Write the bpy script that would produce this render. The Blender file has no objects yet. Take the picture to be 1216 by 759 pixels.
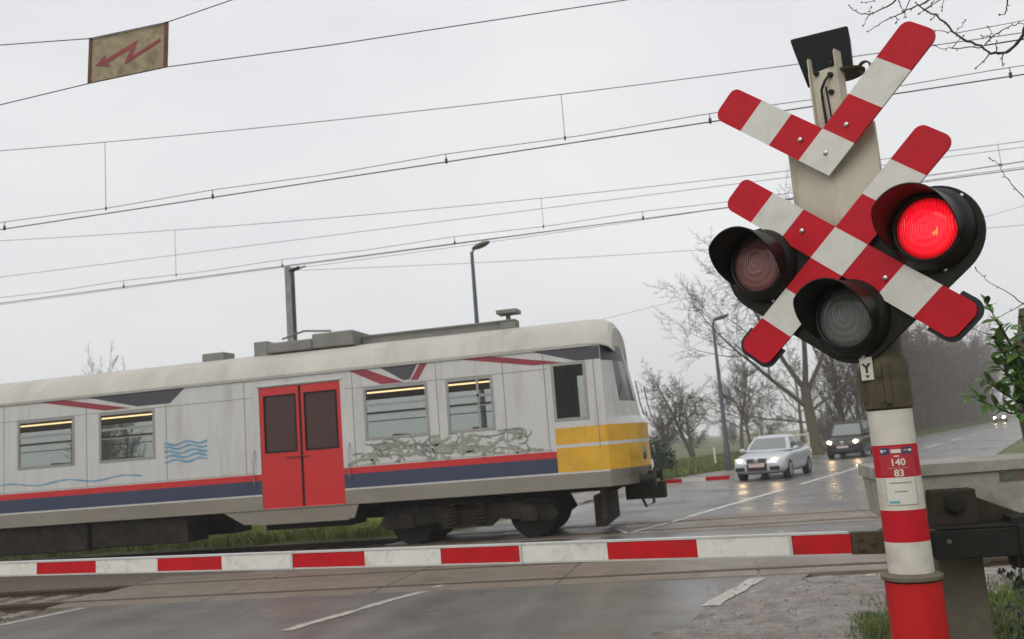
import bpy, bmesh, math, random
import numpy as np
from mathutils import Vector, Matrix
R_ = math.radians
sc = bpy.context.scene
col = sc.collection
PI = math.pi

# ------------------------------------------------------------------ camera
cam = bpy.data.cameras.new('camera'); camo = bpy.data.objects.new('camera', cam); col.objects.link(camo)
M = Matrix(((0.97095, 0.108009, 0.213521), (0.226033, -0.121169, -0.966554), (-0.078524, 0.986738, -0.142063))).to_4x4()
M.translation = Vector((0, 0, 1.65))
camo.matrix_world = M
cam.sensor_width = 36; cam.lens = 36 * 1080 / 1216
cam.clip_start = .1; cam.clip_end = 4000
cam.dof.use_dof = True; cam.dof.focus_distance = 4.75; cam.dof.aperture_fstop = 4.0
sc.camera = camo

# ------------------------------------------------------------------ sky and sun
SUN_EL, SUN_AZ = 42, 200          # azimuth clockwise from +Y, sun behind the camera
w = bpy.data.worlds.new('World'); sc.world = w; w.use_nodes = True
nt = w.node_tree; nd = nt.nodes; bg = nd['Background']
sky = nd.new('ShaderNodeTexSky'); sky.sky_type = 'NISHITA'; sky.sun_disc = False
sky.sun_elevation = R_(SUN_EL); sky.sun_rotation = R_(SUN_AZ); sky.air_density = 1; sky.dust_density = 6
tc = nd.new('ShaderNodeTexCoord')
nz = nd.new('ShaderNodeTexNoise'); nz.inputs['Scale'].default_value = 1.6; nz.inputs['Detail'].default_value = 6; nz.inputs['Roughness'].default_value = .55
mp = nd.new('ShaderNodeMapping'); mp.inputs['Scale'].default_value = (1, 1, 2.2)
rp = nd.new('ShaderNodeValToRGB')
rp.color_ramp.elements[0].position = .3; rp.color_ramp.elements[0].color = (6.45, 6.55, 6.85, 1)
rp.color_ramp.elements[1].position = .72; rp.color_ramp.elements[1].color = (7.95, 8.0, 8.1, 1)
mx = nd.new('ShaderNodeMix'); mx.data_type = 'RGBA'; mx.inputs[0].default_value = .97
nt.links.new(tc.outputs['Generated'], mp.inputs[0]); nt.links.new(mp.outputs[0], nz.inputs['Vector'])
nt.links.new(nz.outputs[0], rp.inputs[0])
nt.links.new(sky.outputs[0], mx.inputs[6]); nt.links.new(rp.outputs[0], mx.inputs[7])
nt.links.new(mx.outputs[2], bg.inputs[0]); bg.inputs[1].default_value = .1
sun = bpy.data.lights.new('sun', 'SUN'); sun.energy = 1.25; sun.angle = R_(50); sun.color = (1, .965, .92)
suno = bpy.data.objects.new('sun', sun); col.objects.link(suno)
sd = Vector((math.sin(R_(SUN_AZ)) * math.cos(R_(SUN_EL)), math.cos(R_(SUN_AZ)) * math.cos(R_(SUN_EL)), math.sin(R_(SUN_EL))))
suno.rotation_euler = sd.to_track_quat('Z', 'Y').to_euler()
sc.view_settings.view_transform = 'Standard'; sc.view_settings.look = 'None'
sc.view_settings.exposure = 0.22; sc.view_settings.gamma = 1
sc.view_settings.use_curve_mapping = False
sc.cycles.use_denoising = True
sc.cycles.volume_bounces = 1; sc.cycles.max_bounces = 8; sc.cycles.transparent_max_bounces = 16
sc.cycles.caustics_reflective = False; sc.cycles.caustics_refractive = False
sc.cycles.sample_clamp_indirect = 4

# ------------------------------------------------------------------ materials
MATS = {}
def mat(name, c, rough=.6, metal=0, var=.15, scale=6, bump=0, bscale=40, spec=.5, stain=None, stain_amt=.5, sscale=3, emit=None, estr=0, coat=0, stretch=(1, 1, 1), rvar=0, speck=0, spscale=220):
    m = bpy.data.materials.new(name); m.use_nodes = True; t = m.node_tree; N = t.nodes; L = t.links
    b = N['Principled BSDF']
    b.inputs['Roughness'].default_value = rough; b.inputs['Metallic'].default_value = metal
    b.inputs['Specular IOR Level'].default_value = spec; b.inputs['Coat Weight'].default_value = coat
    tcn = N.new('ShaderNodeTexCoord'); mpn = N.new('ShaderNodeMapping'); mpn.inputs['Scale'].default_value = stretch
    L.new(tcn.outputs['Object'], mpn.inputs[0])
    n = N.new('ShaderNodeTexNoise'); n.inputs['Scale'].default_value = scale; n.inputs['Detail'].default_value = 8; n.inputs['Roughness'].default_value = .65
    L.new(mpn.outputs[0], n.inputs['Vector'])
    r = N.new('ShaderNodeValToRGB'); r.color_ramp.elements[0].position = .3; r.color_ramp.elements[1].position = .7
    r.color_ramp.elements[0].color = tuple(max(0, x * (1 - var)) for x in c) + (1,)
    r.color_ramp.elements[1].color = tuple(min(1, x * (1 + var)) for x in c) + (1,)
    L.new(n.outputs[0], r.inputs[0]); out = r.outputs[0]
    if stain:
        n2 = N.new('ShaderNodeTexNoise'); n2.inputs['Scale'].default_value = sscale; n2.inputs['Detail'].default_value = 10; n2.inputs['Roughness'].default_value = .7
        L.new(mpn.outputs[0], n2.inputs['Vector'])
        r2 = N.new('ShaderNodeValToRGB'); r2.color_ramp.elements[0].position = .52; r2.color_ramp.elements[1].position = .72
        r2.color_ramp.elements[0].color = (0, 0, 0, 1); r2.color_ramp.elements[1].color = (stain_amt,) * 3 + (1,)
        L.new(n2.outputs[0], r2.inputs[0])
        mm = N.new('ShaderNodeMix'); mm.data_type = 'RGBA'; mm.inputs[7].default_value = tuple(stain) + (1,)
        L.new(r2.outputs[0], mm.inputs[0]); L.new(out, mm.inputs[6]); out = mm.outputs[2]
    if speck:
        n4 = N.new('ShaderNodeTexNoise'); n4.inputs['Scale'].default_value = spscale; n4.inputs['Detail'].default_value = 3
        L.new(tcn.outputs['Object'], n4.inputs['Vector'])
        r4 = N.new('ShaderNodeMapRange'); r4.inputs[1].default_value = .3; r4.inputs[2].default_value = .7; r4.inputs[3].default_value = 1 - speck; r4.inputs[4].default_value = 1 + speck
        L.new(n4.outputs[0], r4.inputs[0])
        vm = N.new('ShaderNodeVectorMath'); vm.operation = 'SCALE'; L.new(out, vm.inputs[0]); L.new(r4.outputs[0], vm.inputs['Scale']); out = vm.outputs[0]
    L.new(out, b.inputs['Base Color'])
    if rvar:
        mr = N.new('ShaderNodeMapRange'); mr.inputs[1].default_value = .3; mr.inputs[2].default_value = .7
        mr.inputs[3].default_value = max(0.02, rough - rvar); mr.inputs[4].default_value = min(1, rough + rvar)
        n3 = N.new('ShaderNodeTexNoise'); n3.inputs['Scale'].default_value = scale * .4; n3.inputs['Detail'].default_value = 6
        L.new(mpn.outputs[0], n3.inputs['Vector']); L.new(n3.outputs[0], mr.inputs[0]); L.new(mr.outputs[0], b.inputs['Roughness'])
    if bump:
        nb = N.new('ShaderNodeTexNoise'); nb.inputs['Scale'].default_value = bscale; nb.inputs['Detail'].default_value = 6
        L.new(mpn.outputs[0], nb.inputs['Vector'])
        bm_ = N.new('ShaderNodeBump'); bm_.inputs['Strength'].default_value = bump; bm_.inputs['Distance'].default_value = .02
        L.new(nb.outputs[0], bm_.inputs['Height']); L.new(bm_.outputs[0], b.inputs['Normal'])
    if emit:
        b.inputs['Emission Color'].default_value = tuple(emit) + (1,); b.inputs['Emission Strength'].default_value = estr
    MATS[name] = m
    return m

RED = mat('signal_red', (.47, .004, .016), .5, spec=.25, var=.10, scale=14, stain=(.25, .03, .03), stain_amt=.35, sscale=9)
WHITE = mat('signal_white', (.62, .61, .56), .45, var=.06, scale=10, stain=(.36, .33, .26), stain_amt=.45, sscale=7)
DULLWHITE = mat('dull_white', (.56, .53, .46), .55, var=.1, scale=9, stain=(.30, .25, .16), stain_amt=.6, sscale=6)
CREAM = mat('cream_paint', (.50, .455, .36), .55, var=.10, scale=7, stain=(.23, .17, .09), stain_amt=.6, sscale=5, stretch=(1, 1, .45))
CREAMBOX = mat('housing_paint', (.345, .33, .285), .62, var=.16, scale=7, stain=(.15, .125, .085), stain_amt=.75, sscale=5, spec=.3, speck=.08, spscale=40)
BLACK = mat('black_plastic', (.007, .007, .0065), .42, spec=.3, var=.3, scale=10, stain=(.022, .022, .013), stain_amt=.5, sscale=6)
BLACKPLATE = mat('black_plate', (.012, .011, .008), .6, spec=.25, var=.3, scale=7, stain=(.035, .036, .014), stain_amt=.8, sscale=4)
DARKRIM = mat('dark_edge', (.022, .023, .026), .6, spec=.3, var=.2)
DARKBOX = mat('dark_grey_box', (.008, .010, .012), .65, spec=.2, var=.2, scale=8)
OLIVE = mat('olive_metal', (.060, .048, .026), .65, var=.4, scale=14, spec=.3, stain=(.12, .085, .04), stain_amt=.7, sscale=10)
OLIVEGREY = mat('olive_grey_metal', (.115, .098, .070), .6, var=.25, scale=10, stain=(.07, .055, .03), stain_amt=.7, sscale=7)
BRACK = mat('bracket_paint', (.028, .021, .013), .65, spec=.25, var=.4, scale=10, stain=(.06, .04, .022), stain_amt=.6, sscale=7)
DARKMETAL = mat('dark_metal', (.010, .0095, .008), .6, spec=.25, var=.35, scale=10, stain=(.028, .021, .013), stain_amt=.5, sscale=6)
STEEL = mat('galvanised_steel', (.42, .42, .40), .4, metal=.8, var=.2, scale=20)
BOLTM = mat('bolt_zinc', (.55, .53, .48), .35, metal=.7, var=.1)
SLEEVE = mat('red_sleeve', (.47, .010, .012), .45, spec=.3, var=.15, scale=7, stain=(.16, .02, .02), stain_amt=.5, sscale=5, stretch=(1, 1, .4))
ALU = mat('boom_alu', (.55, .55, .53), .4, metal=.5, var=.1)
BOOMW = mat('boom_white', (.66, .65, .60), .42, var=.06, scale=12, stain=(.30, .27, .21), stain_amt=.7, sscale=8)
BOOMR = mat('boom_red', (.46, .004, .010), .45, spec=.3, var=.14, scale=10, stain=(.22, .02, .02), stain_amt=.55, sscale=9)
ASPH = mat('wet_asphalt', (.115, .108, .099), .34, var=.25, scale=1.4, bump=.14, bscale=140, stain=(.115, .098, .08), stain_amt=.45, sscale=.5, rvar=.19, spec=.5, speck=.42, spscale=75)
def wear(m, rot, scl, lo, hi):
    # tyre wear: long soft bands along the carriageway
    t = m.node_tree; N = t.nodes; L = t.links; b = N['Principled BSDF']; src = b.inputs['Base Color'].links[0].from_socket
    tcn = N.new('ShaderNodeTexCoord'); mpn = N.new('ShaderNodeMapping'); mpn.inputs['Rotation'].default_value = (0, 0, rot); mpn.inputs['Scale'].default_value = scl
    n = N.new('ShaderNodeTexNoise'); n.inputs['Scale'].default_value = 1; n.inputs['Detail'].default_value = 5
    L.new(tcn.outputs['Object'], mpn.inputs[0]); L.new(mpn.outputs[0], n.inputs['Vector'])
    r = N.new('ShaderNodeMapRange'); r.inputs[1].default_value = .32; r.inputs[2].default_value = .68; r.inputs[3].default_value = lo; r.inputs[4].default_value = hi; L.new(n.outputs[0], r.inputs[0])
    vm = N.new('ShaderNodeVectorMath'); vm.operation = 'SCALE'; L.new(src, vm.inputs[0]); L.new(r.outputs[0], vm.inputs['Scale']); L.new(vm.outputs[0], b.inputs['Base Color'])
wear(ASPH, R_(18.53), (1.5, .07, 1), .72, 1.2)
PANELM = mat('crossing_concrete', (.170, .136, .104), .46, var=.22, scale=3, bump=.25, bscale=90, stain=(.095, .075, .056), stain_amt=.5, sscale=1.3, rvar=.18, speck=.25, spscale=60)
PAINT = mat('road_paint', (.62, .61, .57), .4, var=.12, scale=8, stain=(.16, .15, .13), stain_amt=.8, sscale=7, bump=.1, bscale=120)
WORN = mat('worn_paint', (.40, .38, .33), .45, var=.3, scale=9, stain=(.09, .085, .08), stain_amt=1, sscale=14)
MUD = mat('wet_gravel', (.175, .145, .125), .40, var=.45, scale=5, bump=1, bscale=38, stain=(.055, .040, .030), stain_amt=.95, sscale=3.4, rvar=.28, speck=.4, spscale=50)
GROUND = mat('grass_soil', (.105, .115, .040), .9, var=.45, scale=.8, bump=.6, bscale=14, stain=(.10, .075, .045), stain_amt=.8, sscale=.35)
BALL = mat('ballast', (.105, .085, .068), .85, var=.5, scale=18, bump=1, bscale=35)
STONE = mat('stone', (.15, .125, .10), .85, var=.5, scale=7)
RAILM = mat('rail_rust', (.060, .036, .022), .55, metal=.2, var=.3, scale=12)
GROOVE = mat('groove_rubber', (.02, .017, .015), .6, var=.3)
SLEEPER = mat('sleeper_concrete', (.20, .18, .15), .8, var=.25)
GRASSB = mat('lightened_grass_blade', (.24, .29, .062), .7, var=.4, scale=.9, stain=(.28, .24, .08), stain_amt=.8, sscale=1.6)  # yellower grass, its colour lightened further to offset shade among the blades
GRASS = mat('grass_blade', (.095, .130, .026), .7, var=.55, scale=1.4, stain=(.19, .16, .06), stain_amt=.9, sscale=1.6)
BARK = mat('bark', (.085, .074, .048), .9, var=.35, scale=3, stain=(.09, .10, .045), stain_amt=.7, sscale=2)
TWIG = mat('twig', (.070, .055, .040), .85, var=.3, scale=1.0)
TWIGB = mat('twig_brown', (.085, .054, .034), .85, var=.3, scale=.5)
NEARTWIG = mat('near_twig', (.050, .042, .032), .8, var=.4, scale=30)
LEAFM = mat('evergreen_leaf', (.075, .165, .026), .38, var=.55, scale=6, stain=(.11, .15, .04), stain_amt=.6, sscale=9)
IVYM = mat('ivy_leaf', (.022, .045, .016), .4, var=.5, scale=8)
HEDGEM = mat('conifer_leaf', (.022, .042, .020), .7, var=.5, scale=2)
WOODM = mat('brown_trunk', (.12, .085, .05), .85, var=.35, scale=9, bump=.6, bscale=25)
UNDER = mat('undergrowth', (.075, .054, .036), .9, var=.4, scale=.6)
POLE = mat('lamp_pole', (.055, .066, .082), .5, metal=.3, var=.1)
POLEBR = mat('lamp_head', (.16, .14, .11), .5, metal=.2, var=.1)
MASTM = mat('mast_steel', (.21, .22, .21), .6, metal=.2, var=.25, scale=5)
WIRE = mat('wire', (.035, .034, .034), .55, metal=.4, var=.1)
THIN = mat('thin_wire', (.12, .12, .12), .6, metal=.3, var=.1)
SIGNY = mat('rusty_sign', (.30, .25, .155), .6, spec=.25, var=.22, scale=14, stain=(.16, .11, .06), stain_amt=.9, sscale=6, bump=.2, bscale=30)
RUST = mat('rust_edge', (.13, .055, .03), .8, var=.4, scale=12)
SIGNR = mat('sign_red', (.23, .010, .016), .55, var=.25, scale=10)
TW = mat('train_white', (.505, .50, .485), .36, var=.08, scale=2.2, stain=(.29, .27, .235), stain_amt=.5, sscale=2.4, stretch=(1.6, 1, .22), speck=.05, spscale=30)
TROOF = mat('train_roof', (.43, .41, .365), .5, var=.12, scale=1.2, stain=(.26, .235, .195), stain_amt=.6, sscale=1.4, stretch=(1.2, .4, .4))
TSKIRT = mat('train_skirt', (.21, .19, .155), .5, var=.15, scale=1.5, stain=(.12, .10, .075), stain_amt=.6, sscale=.8, stretch=(.3, 1, 1))
TRED = mat('train_red', (.47, .016, .016), .35, var=.08, scale=2)
TDOOR = mat('train_door_red', (.50, .014, .016), .35, var=.06, scale=2)
TBLUE = mat('train_blue', (.028, .036, .078), .4, var=.12, scale=2)
TNAVY = mat('train_navy', (.045, .045, .058), .45, var=.2, scale=2)
TMAROON = mat('train_maroon', (.24, .02, .035), .45, var=.15, scale=2)
TYEL = mat('train_yellow', (.60, .33, .018), .4, var=.14, scale=2.5, stain=(.24, .15, .03), stain_amt=.5, sscale=1.4)
TGREY = mat('roof_gear', (.17, .165, .15), .6, var=.25, scale=2)
TUNDER = mat('underframe', (.018, .0145, .011), .8, spec=.2, var=.5, scale=4, stain=(.062, .044, .027), stain_amt=.7, sscale=2)
TDARK = mat('interior_dark', (.16, .14, .12), .8, var=.2)
TINT = mat('interior_panel', (.55, .52, .45), .7, var=.1)
SEATM = mat('seat_fabric', (.10, .045, .03), .85, var=.2)
FRAMEM = mat('window_frame', (.27, .27, .26), .4, metal=.4, var=.1)
FRAMED = mat('window_rubber', (.03, .03, .03), .6, var=.1)
GRAFB = mat('graffiti_blue', (.13, .28, .40), .5, var=.2, scale=6)
GRAFG = mat('graffiti_grey', (.265, .275, .225), .5, var=.2, scale=6)
SEAM = mat('seam_dirt', (.17, .155, .13), .6, var=.3, scale=9)
GRAFK = mat('graffiti_black', (.17, .18, .155), .5, var=.3, scale=6)
TUBE = mat('light_tube', (.8, .6, .4), .4, emit=(1, .66, .34), estr=2.2)
SILVER = mat('silver_paint', (.52, .54, .57), .28, metal=.35, var=.05, scale=3, coat=.5)
BROWNP = mat('dark_brown_paint', (.016, .012, .011), .3, var=.1, scale=3, coat=.15, spec=.35)
GREYP = mat('grey_paint', (.12, .12, .125), .3, var=.1, coat=.5)
TYRE = mat('tyre', (.018, .018, .018), .75, var=.2)
RIM = mat('rim', (.45, .45, .46), .35, metal=.7, var=.1)
CARBLK = mat('car_black', (.015, .015, .016), .45, var=.2)
CHROME = mat('chrome', (.62, .62, .63), .2, metal=.9, var=.05)
PLATEM = mat('number_plate', (.60, .54, .51), .5, var=.05)
PLATER = mat('plate_red', (.42, .05, .05), .5, var=.05)
HEAD = mat('headlight_lit', (.8, .8, .75), .2, emit=(1, .70, .36), estr=95)
HEADDIM = mat('headlight_glass', (.5, .5, .48), .12, emit=(1, .85, .62), estr=.25)
ORANGE = mat('indicator', (.5, .2, .04), .3, emit=(1, .5, .15), estr=.5)
TAILR = mat('tail_red', (.3, .01, .01), .25)
BLUEM = mat('label_teal', (.10, .38, .36), .5)
LABELW = mat('label_white', (.60, .58, .52), .45, var=.05)
LABELR = mat('label_red', (.40, .016, .03), .4, var=.05)
NAVYM = mat('label_navy', (.05, .035, .10), .5)
GREYTXT = mat('label_grey', (.27, .25, .22), .6)
GREENM = mat('mark_green', (.10, .20, .10), .6)

def glass(name, tint=(.05, .06, .06), see=.0, rough=.05):
    m = bpy.data.materials.new(name); m.use_nodes = True; t = m.node_tree; N = t.nodes; L = t.links
    b = N['Principled BSDF']; b.inputs['Base Color'].default_value = tint + (1,); b.inputs['Roughness'].default_value = rough
    nz_ = N.new('ShaderNodeTexNoise'); nz_.inputs['Scale'].default_value = 2.0
    r = N.new('ShaderNodeMapRange'); r.inputs[3].default_value = rough; r.inputs[4].default_value = rough + .06
    L.new(nz_.outputs[0], r.inputs[0]); L.new(r.outputs[0], b.inputs['Roughness'])
    if see > 0:
        tr = N.new('ShaderNodeBsdfTransparent'); tr.inputs[0].default_value = (.86, .90, .88, 1)
        ms = N.new('ShaderNodeMixShader'); ms.inputs[0].default_value = see
        L.new(b.outputs[0], ms.inputs[1]); L.new(tr.outputs[0], ms.inputs[2]); L.new(ms.outputs[0], N['Material Output'].inputs[0])
    return m
CGLASS = glass('car_glass', (.055, .065, .065))
CWIND = glass('windscreen_sky_tint', (.19, .21, .20), 0, .03)  # pale base colour stands in for sky reflected in the windscreen
DGLASS = glass('door_glass', (.045, .012, .010), 0, .03)
RUBBER = mat('door_rubber', (.012, .011, .011), .7, spec=.2)
TGLASS = glass('train_glass', (.05, .055, .05), .72)

def lens_mat(name, c, e=None, estr=0, ring=True):
    """moulded signal lens: fine vertical ribs and faint rings in relief; a lit one glows through the ribs"""
    m = bpy.data.materials.new(name); m.use_nodes = True; t = m.node_tree; N = t.nodes; L = t.links
    b = N['Principled BSDF']; b.inputs['Base Color'].default_value = c + (1,); b.inputs['Roughness'].default_value = .12
    b.inputs['Coat Weight'].default_value = .4
    tcn = N.new('ShaderNodeTexCoord')
    wv = N.new('ShaderNodeTexWave'); wv.wave_type = 'BANDS'; wv.bands_direction = 'X'; wv.inputs['Scale'].default_value = 24
    wr = N.new('ShaderNodeTexWave'); wr.wave_type = 'RINGS'; wr.rings_direction = 'Y'; wr.inputs['Scale'].default_value = 9
    L.new(tcn.outputs['Object'], wv.inputs['Vector']); L.new(tcn.outputs['Object'], wr.inputs['Vector'])
    ad = N.new('ShaderNodeMath'); ad.operation = 'MULTIPLY_ADD'; ad.inputs[1].default_value = .8; L.new(wr.outputs['Fac'], ad.inputs[0]); L.new(wv.outputs['Fac'], ad.inputs[2])
    bu = N.new('ShaderNodeBump'); bu.inputs['Strength'].default_value = .55; bu.inputs['Distance'].default_value = .008
    L.new(ad.outputs[0], bu.inputs['Height']); L.new(bu.outputs[0], b.inputs['Normal'])
    if e:
        b.inputs['Emission Color'].default_value = e + (1,)
        # lamp behind the lens: a hot spot low on one side, ribs modulate it
        sp = N.new('ShaderNodeVectorMath'); sp.operation = 'DISTANCE'; sp.inputs[1].default_value = (.045, -.04, -.03)
        L.new(tcn.outputs['Object'], sp.inputs[0])
        mr = N.new('ShaderNodeMapRange'); mr.inputs[1].default_value = .0; mr.inputs[2].default_value = .2; mr.inputs[3].default_value = estr * 1.7; mr.inputs[4].default_value = estr * .75
        L.new(sp.outputs['Value'], mr.inputs[0])
        m2 = N.new('ShaderNodeMapRange'); m2.inputs[3].default_value = .6; m2.inputs[4].default_value = 1.15; L.new(wv.outputs['Fac'], m2.inputs[0])
        s2 = N.new('ShaderNodeVectorMath'); s2.operation = 'DISTANCE'; s2.inputs[1].default_value = (0, -.055, 0); L.new(tcn.outputs['Object'], s2.inputs[0])
        m3 = N.new('ShaderNodeMapRange'); m3.inputs[1].default_value = .07; m3.inputs[2].default_value = .148; m3.inputs[3].default_value = 1.1; m3.inputs[4].default_value = .28; L.new(s2.outputs['Value'], m3.inputs[0])
        m4 = N.new('ShaderNodeMapRange'); m4.inputs[3].default_value = .78; m4.inputs[4].default_value = 1.1; L.new(wr.outputs['Fac'], m4.inputs[0])
        m5 = N.new('ShaderNodeMath'); m5.operation = 'MULTIPLY'; L.new(m3.outputs[0], m5.inputs[0]); L.new(m4.outputs[0], m5.inputs[1])
        m6 = N.new('ShaderNodeMath'); m6.operation = 'MULTIPLY'; L.new(m5.outputs[0], m6.inputs[0]); L.new(m2.outputs[0], m6.inputs[1]); m2 = m6
        mu = N.new('ShaderNodeMath'); mu.operation = 'MULTIPLY'; L.new(mr.outputs[0], mu.inputs[0]); L.new(m2.outputs[0], mu.inputs[1])
        L.new(mu.outputs[0], b.inputs['Emission Strength'])
    return m
LENS_LIT = lens_mat('lens_red_lit', (.22, .002, .006), (1, .006, .018), 1.35)
LENS_RED = lens_mat('lens_red_off', (.27, .11, .11))
LENS_WHITE = lens_mat('lens_clear_off', (.16, .165, .16))
FIL = mat('filament_glow', (1, .5, .1), .4, emit=(1, .30, .05), estr=1.3)

# ------------------------------------------------------------------ mesh builder
class MB:
    def __init__(s): s.v = []; s.f = []; s.m = []; s.mi = 0
    def add(s, vs, fs, mi=None):
        o = len(s.v); s.v += [tuple(x) for x in vs]
        for f in fs: s.f.append(tuple(i + o for i in f)); s.m.append(s.mi if mi is None else mi)
        return s
    def box(s, lo, hi, mi=None, mtx=None):
        x0, y0, z0 = lo; x1, y1, z1 = hi
        vs = [(x0, y0, z0), (x1, y0, z0), (x1, y1, z0), (x0, y1, z0), (x0, y0, z1), (x1, y0, z1), (x1, y1, z1), (x0, y1, z1)]
        if mtx: vs = [tuple(mtx @ Vector(v)) for v in vs]
        return s.add(vs, [(0, 3, 2, 1), (4, 5, 6, 7), (0, 1, 5, 4), (1, 2, 6, 5), (2, 3, 7, 6), (3, 0, 4, 7)], mi)
    def prism(s, poly, f, d0, d1, mi=None, cap0=True):
        """poly of (a,b); f(a,b,d)->xyz; from depth d0 to d1"""
        n = len(poly); vs = [f(a, b, d0) for a, b in poly] + [f(a, b, d1) for a, b in poly]
        fs = [tuple(range(n, 2 * n))] + ([tuple(range(n - 1, -1, -1))] if cap0 else [])
        fs += [(i, (i + 1) % n, n + (i + 1) % n, n + i) for i in range(n)]
        return s.add(vs, fs, mi)
    def tube(s, pts, rad, sides=6, mi=None, cap=True):
        pts = [Vector(p) for p in pts]; n = len(pts)
        if not hasattr(rad, '__len__'): rad = [rad] * n
        vs = []; up = None
        for i, p in enumerate(pts):
            d = (pts[min(i + 1, n - 1)] - pts[max(i - 1, 0)])
            d = d.normalized() if d.length > 1e-9 else Vector((0, 0, 1))
            if up is None: up = Vector((0, 0, 1)) if abs(d.z) < .9 else Vector((1, 0, 0))
            a = d.cross(up); a = a.normalized() if a.length > 1e-6 else d.orthogonal().normalized()
            b = d.cross(a); up = -b if False else up
            for k in range(sides):
                t = 2 * PI * k / sides; vs.append(p + a * (math.cos(t) * rad[i]) + b * (math.sin(t) * rad[i]))
        fs = []
        for i in range(n - 1):
            for k in range(sides):
                k2 = (k + 1) % sides
                fs.append((i * sides + k, i * sides + k2, (i + 1) * sides + k2, (i + 1) * sides + k))
        if cap: fs.append(tuple(range(sides - 1, -1, -1))); fs.append(tuple((n - 1) * sides + k for k in range(sides)))
        return s.add(vs, fs, mi)
    def lathe(s, prof, f, n=32, mi=None, a0=0, a1=2 * PI, close=True):
        """prof of (r,h); f(r*cos,r*sin,h)->xyz"""
        full = abs(a1 - a0 - 2 * PI) < 1e-6; m = n if full else n + 1
        vs = []
        for r, h in prof:
            for k in range(m):
                t = a0 + (a1 - a0) * k / n; vs.append(f(r * math.cos(t), r * math.sin(t), h))
        fs = []
        for i in range(len(prof) - 1):
            for k in range(n):
                k2 = (k + 1) % m; fs.append((i * m + k, i * m + k2, (i + 1) * m + k2, (i + 1) * m + k))
        if close and full:
            if prof[0][0] > 1e-6: fs.append(tuple(range(m - 1, -1, -1)))
            if prof[-1][0] > 1e-6: fs.append(tuple((len(prof) - 1) * m + k for k in range(m)))
        return s.add(vs, fs, mi)
    def build(s, name, mats, parent=None, smooth=None, bevel=0, origin=None, recalc=True):
        me = bpy.data.meshes.new(name)
        vs = s.v
        if origin is not None: vs = [(x - origin[0], y - origin[1], z - origin[2]) for x, y, z in vs]
        me.from_pydata(vs, [], s.f)
        mats = mats if isinstance(mats, (list, tuple)) else [mats]
        for m in mats: me.materials.append(m)
        if len(mats) > 1: me.polygons.foreach_set('material_index', s.m)
        if recalc:
            b = bmesh.new(); b.from_mesh(me); bmesh.ops.recalc_face_normals(b, faces=b.faces)
            if bevel:
                es = [e for e in b.edges if len(e.link_faces) == 2 and e.calc_face_angle(0) > .6]
                bmesh.ops.bevel(b, geom=es, offset=bevel, segments=2, affect='EDGES', profile=.5, clamp_overlap=True)
            b.to_mesh(me); b.free()
        if smooth is not None:
            me.polygons.foreach_set('use_smooth', [True] * len(me.polygons)); me.set_sharp_from_angle(angle=R_(smooth))
        me.update()
        o = bpy.data.objects.new(name, me); col.objects.link(o)
        if origin is not None: o.location = origin
        if parent is not None: o.parent = parent
        return o

def tag(o, label=None, cat=None, group=None, kind=None):
    if label: o['label'] = label
    if cat: o['category'] = cat
    if group: o['group'] = group
    if kind: o['kind'] = kind
    return o
def thing(name, label, cat, loc=(0, 0, 0), rz=0, group=None):
    o = bpy.data.objects.new(name, None); col.objects.link(o); o.location = loc; o.rotation_euler.z = rz
    o.empty_display_size = .2
    return tag(o, label, cat, group)
def copy_tree(o, parent=None):
    c = o.copy(); col.objects.link(c)
    if parent is not None: c.parent = parent
    for ch in [x for x in bpy.data.objects if x.parent == o]: copy_tree(ch, c)
    return c
def text_mesh(txt, size, bold=0):
    cu = bpy.data.curves.new('lettering', 'FONT'); cu.body = txt; cu.size = size; cu.align_x = 'CENTER'; cu.align_y = 'CENTER'; cu.offset = bold; cu.resolution_u = 3
    o = bpy.data.objects.new('lettering', cu); col.objects.link(o)
    dg = bpy.context.evaluated_depsgraph_get(); dg.update()
    me = bpy.data.meshes.new_from_object(o.evaluated_get(dg))
    vs = [tuple(v.co) for v in me.vertices]; fs = [tuple(p.vertices) for p in me.polygons]
    bpy.data.objects.remove(o); bpy.data.curves.remove(cu); bpy.data.meshes.remove(me)
    return vs, fs
HAZE = .0013
XYZ = lambda a, b, d: (a, b, d)
rnd = random.Random(7)

# ------------------------------------------------------------------ the ground, road and crossing
RD = Vector((math.sin(R_(18.53)), math.cos(R_(18.53)), 0)); RN = Vector((RD.y, -RD.x, 0))   # along / to the right of the road
RC = Vector((-7.6, 0, 0))
def road(s, off, z=0): p = RC + RD * s + RN * off; return (p.x, p.y, z)
def road_n(n, off, z=0):       # point on the road line with offset, at a given distance N from the camera
    s = (n + RN.y * -off) / RD.y; return road(s, off, z)

xs = [-700, -300, -120, -60, -30, -15, 0, 15, 30, 60, 120, 300, 700]
ys = [-300, -100, -30, -5, 5, 9.6, 10.55, 20.4, 21.3, 30, 60, 120, 300, 900]
g = MB()
def gz(x, y):
    return -.2 if 10.5 < y < 20.5 else -.03
vs = [(x, y, gz(x, y)) for y in ys for x in xs]
fs = [(j * len(xs) + i, j * len(xs) + i + 1, (j + 1) * len(xs) + i + 1, (j + 1) * len(xs) + i) for j in range(len(ys) - 1) for i in range(len(xs) - 1)]
g.add(vs, fs); tag(g.build('ground', GROUND), kind='structure')

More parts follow.
